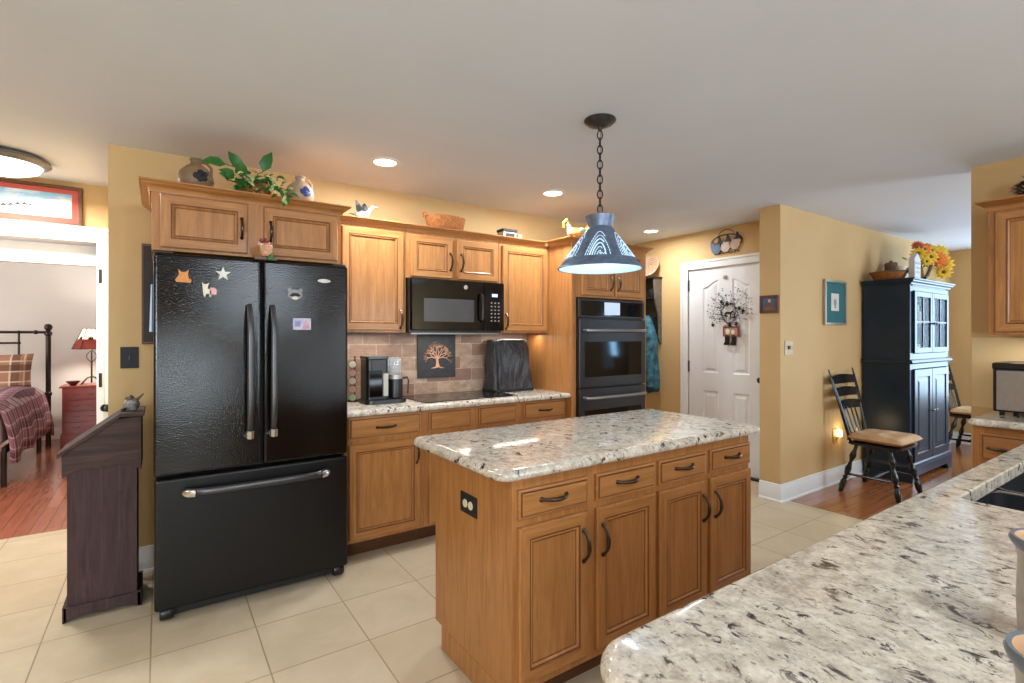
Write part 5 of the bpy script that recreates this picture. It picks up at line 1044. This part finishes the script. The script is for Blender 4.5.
# ------------------------------------------------------------------ dining chairs
def turned(p, q, r, n=10):
    P, Q = Vector(p), Vector(q); mb = MB(); pr = [(0, .62), (.05, .75), (.10, .62), (.16, .55), (.22, .95), (.30, 1.15), (.38, .95), (.42, .6), (.45, .85), (.48, .6), (.55, .8), (.62, 1.0), (.70, .85), (.74, .55), (.77, .9), (.80, .6), (.88, .85), (.97, .65), (1, .55)]
    pr = [(0, .55), (.12, .62), (.18, .95), (.24, 1.1), (.30, .75), (.36, .5), (.44, .78), (.52, 1.05), (.60, .82), (.66, .5), (.69, .95), (.72, .55), (.78, 1.0), (.86, 1.08), (.95, .85), (1, .7)]
    return mb.tube([P + (Q - P) * t for t, k in pr], [r * k for t, k in pr], n)
def chair(label, loc, rz):
    T = thing('dining_chair', label, 'chair', loc, rz)     # local: front towards -y
    mb = MB(); vs = []; pl = roundpoly([(-.225, -.215), (.225, -.215), (.20, .19), (-.20, .19)], [.06] * 4, 5); n = len(pl)
    lev = [(.02, .405), (.0, .415), (0, .432), (.012, .440)]
    for d, z in lev: vs += [(a, b, z) for a, b in offset(pl, d)]
    mb.add(vs, [(j * n + k, j * n + (k + 1) % n, (j + 1) * n + (k + 1) % n, (j + 1) * n + k) for j in range(3) for k in range(n)] + [tuple(range(n)), tuple(range(3 * n, 4 * n))]); mb.build('seat', M_chairblk, T, False, smooth=True)
    feet = {(-1, -1): (-.235, -.215), (1, -1): (.235, -.215), (-1, 1): (-.245, .215), (1, 1): (.245, .215)}
    for (sx, sy), f in feet.items(): turned((sx * .165, sy * .13 - (.0 if sy < 0 else .01), .408), (f[0], f[1], 0), .024).build('leg', M_chairblk, T, False, smooth=True)
    at = lambda sx, sy, t: (sx * .165 + (feet[(sx, sy)][0] - sx * .165) * t, sy * .13 + (feet[(sx, sy)][1] - sy * .13) * t, .408 * (1 - t))
    for sx in (-1, 1): MB().tube([at(sx, -1, .62), Vector(at(sx, -1, .62)).lerp(Vector(at(sx, 1, .62)), .5), at(sx, 1, .62)], [.009, .014, .009], 8).build('stretcher', M_chairblk, T, False, smooth=True)
    a, b = Vector(at(-1, -1, .62)).lerp(Vector(at(-1, 1, .62)), .5), Vector(at(1, -1, .62)).lerp(Vector(at(1, 1, .62)), .5); MB().tube([a, a.lerp(b, .5), b], [.009, .015, .009], 8).build('stretcher', M_chairblk, T, False, smooth=True)
    bp = lambda x, t: (x, .165 + .13 * t + .02 * t * t, .438 + .62 * t)
    for sx in (-1, 1): MB().tube([bp(sx * (.175 + .065 * t), t) for t in (0, .2, .4, .6, .8, 1)], [(.016, .013), (.019, .014), (.018, .013), (.017, .012), (.014, .010), (.006, .006)], 8, flat=(1, 0, 0)).build('back_stile', M_chairblk, T, False, smooth=True)
    for t in (.84, .66, .48):
        h = .036; w = .175 + .065 * t - .008; mb = MB(); vs = []; m = 13
        for i in range(m):
            f = 2 * i / (m - 1) - 1; bow = .03 * (1 - f * f); p = bp(f * w, t); top = h * (1 + .35 * (1 - f * f))
            for dy, dz in ((0, -h), (0, top), (.012, top), (.012, -h)): vs.append((p[0], p[1] + bow + dy - .006, p[2] + dz))
        mb.add(vs, [(i * 4 + k, i * 4 + (k + 1) % 4, i * 4 + 4 + (k + 1) % 4, i * 4 + 4 + k) for i in range(m - 1) for k in range(4)] + [(0, 1, 2, 3), (m * 4 - 1, m * 4 - 2, m * 4 - 3, m * 4 - 4)]); mb.build('back_slat', M_chairblk, T, False, smooth=True)
    for x in (-.10, -.035, .035, .10): MB().tube([bp(x, .0), (bp(x * 1.1, .2)[0], bp(x, .2)[1] + .012, bp(x, .2)[2]), (x * 1.2, bp(x, .46)[1] + .024, bp(x, .46)[2])], [(.006, .006), (.015, .006), (.006, .006)], 8, flat=(1, 0, 0)).build('spindle', M_chairblk, T, False, smooth=True)
    return T
def cushion(label, loc, rz):
    T = thing('seat_cushion', label, 'cushion', loc, rz); mb = MB(); n = 21; vs = []
    for sg in (1, -1):
        for j in range(n):
            for i in range(n):
                u = 2 * i / (n - 1) - 1; v = 2 * j / (n - 1) - 1; e = max(0, (1 - u ** 6) * (1 - v ** 6)) ** .5
                tuft = min(1, min((abs(u - a) ** 2 + abs(v - b) ** 2) for a in (-.42, .42) for b in (-.42, .42)) ** .5 / .42)
                x = u * .228 * (1 - .05 * (1 - v * v)); y = v * .208 - .018
                x *= (1 - .06 * v)
                vs.append((x, y, .036 + (sg * .048 * e * (.4 + .6 * tuft) if sg > 0 else -.034 * e)))
    mb.add(vs, [(s * n * n + j * n + i, s * n * n + j * n + i + 1, s * n * n + (j + 1) * n + i + 1, s * n * n + (j + 1) * n + i) for s in (0, 1) for j in range(n - 1) for i in range(n - 1)]); mb.build('pad', M_tan, T, False, smooth='all')
    b = MB()
    for x in (-.09, .09):
        for y in (-.095, .075): b.ball((x, y, .058), .008, 0, 8, (1, 1, .5))
    b.build('tuft_buttons', M_stonedark, T, False, smooth=True)
    for sx in (-1, 1): MB().tube([(sx * .16, .175, .03), (sx * .178, .20, .03), (sx * .188, .19, .0)], .005, 6).build('tie', M_tan, T, False, smooth=True)
    return T
ch = chair('black arrow-back dining chair beside the hutch, facing the kitchen', (5.165, 1.835, 0.002), 0)
cu = cushion('tan tufted seat cushion on the chair beside the hutch', (5.165, 1.825, .4425), 0)
dup(ch, (7.82, 1.835, .002), 0, 'black arrow-back dining chair partly hidden behind the hutch')
dup(cu, (7.82, 1.825, .4425), 0, 'tan seat cushion on the chair partly hidden behind the hutch')

# ------------------------------------------------------------------ right-hand counter things
T = thing('toaster_oven', 'silver toaster oven with black top on the right counter', 'toaster oven', (4.05, .62, ZC))
mb = MB().prism(roundpoly([(.0, .0), (.36, .0), (.36, .275), (.0, .275)], [.015, .015, .03, .04], 5), (3.885, .40, ZC + .022), (1, 0, 0), (0, 0, 1), (0, 1, 0), .432)
mb.build('body', M_black, T, bevel=.004)
MB().prism(roundpoly([(-.012, .012), (.0, .012), (.0, .235), (-.012, .235)], [0, 0, 0, .01], 3), (3.885, .405, ZC + .022), (1, 0, 0), (0, 0, 1), (0, 1, 0), .41).build('steel_front', M_ss, T, bevel=.002)
B(3.876, 3.90, .40, .835, ZC + .26, ZC + .297).build('control_band', M_black, T, bevel=.008, seg=3)
for x, y in ((3.92, .44), (3.92, .80), (4.21, .44), (4.21, .80)): MB().lathe([(.012, 0), (.014, .023)], (x, y, ZC), 10).build('foot', M_black, T)
T = thing('pinecone_ornament', 'dark pinecone ornament on top of the right wall cabinet', 'ornament', (4.10, .70, 2.1405))
mb = MB()
for j in range(8):
    f = j / 7; r = .052 * sin(pi * (.12 + .8 * (1 - f) * .95)) + .006
    for k in range(10): a = 2 * pi * (k + .5 * (j % 2)) / 10; leaf(mb, (4.05 + r * .5 * cos(a), .715 + r * .5 * sin(a), 2.148 + .085 * f), (cos(a), sin(a), .35), (0, 0, 1), r * .9 + .008, .022, 0)
mb.lathe([(.02, 0), (.028, .02), (.018, .07), (.006, .095)], (4.05, .715, 2.1405), 10); mb.build('cone', plain('pinecone_brown', (54, 38, 30), .7, 0, .4, 40), T)
mb = MB()
for k in range(9): a = 2 * pi * k / 9; leaf(mb, (4.05, .715, 2.23), (.6 * cos(a), .6 * sin(a), 1), (0, -1, 0), .06, .018, 0)
mb.build('green_crown', M_leaf, T)
def crock(label, x, y, s):
    T = thing('stoneware_candle', label, 'candle', (x, y, ZC))
    MB().lathe([(.036 * s, 0), (.041 * s, .004), (.043 * s, .06), (.041 * s, .12), (.044 * s, .135), (.049 * s, .142), (.051 * s, .148), (.049 * s, .153), (.044 * s, .152), (.040 * s, .140), (.039 * s, .12)], (0, 0, 0), 36, [0, 0, 0, 0, 1, 1, 1, 1, 2, 2]).build('crock', [plain('grey_stoneware', (166, 158, 146), .4, 0, .25, 40), plain('blue_grey_rim', (104, 112, 122), .3), plain('tan_crock_inside', (196, 158, 122), .4)], T, False, smooth=True, angle=50)
    MB().lathe([(.0395 * s, .118), (.02 * s, .116), (.001, .117)], (0, 0, 0), 24).build('wax', M_cream, T, False, smooth=True)
    MB().tube([(0, 0, .117), (.002, .001, .133)], .0012, 5).build('wick', M_blackmat, T, False)
    return T
crock('grey stoneware candle crock with cream wax, farther one on the sink counter', 1.071, .160, 1.0)
crock('grey stoneware candle crock, nearer one at the lower right corner', .692, .094, .90)
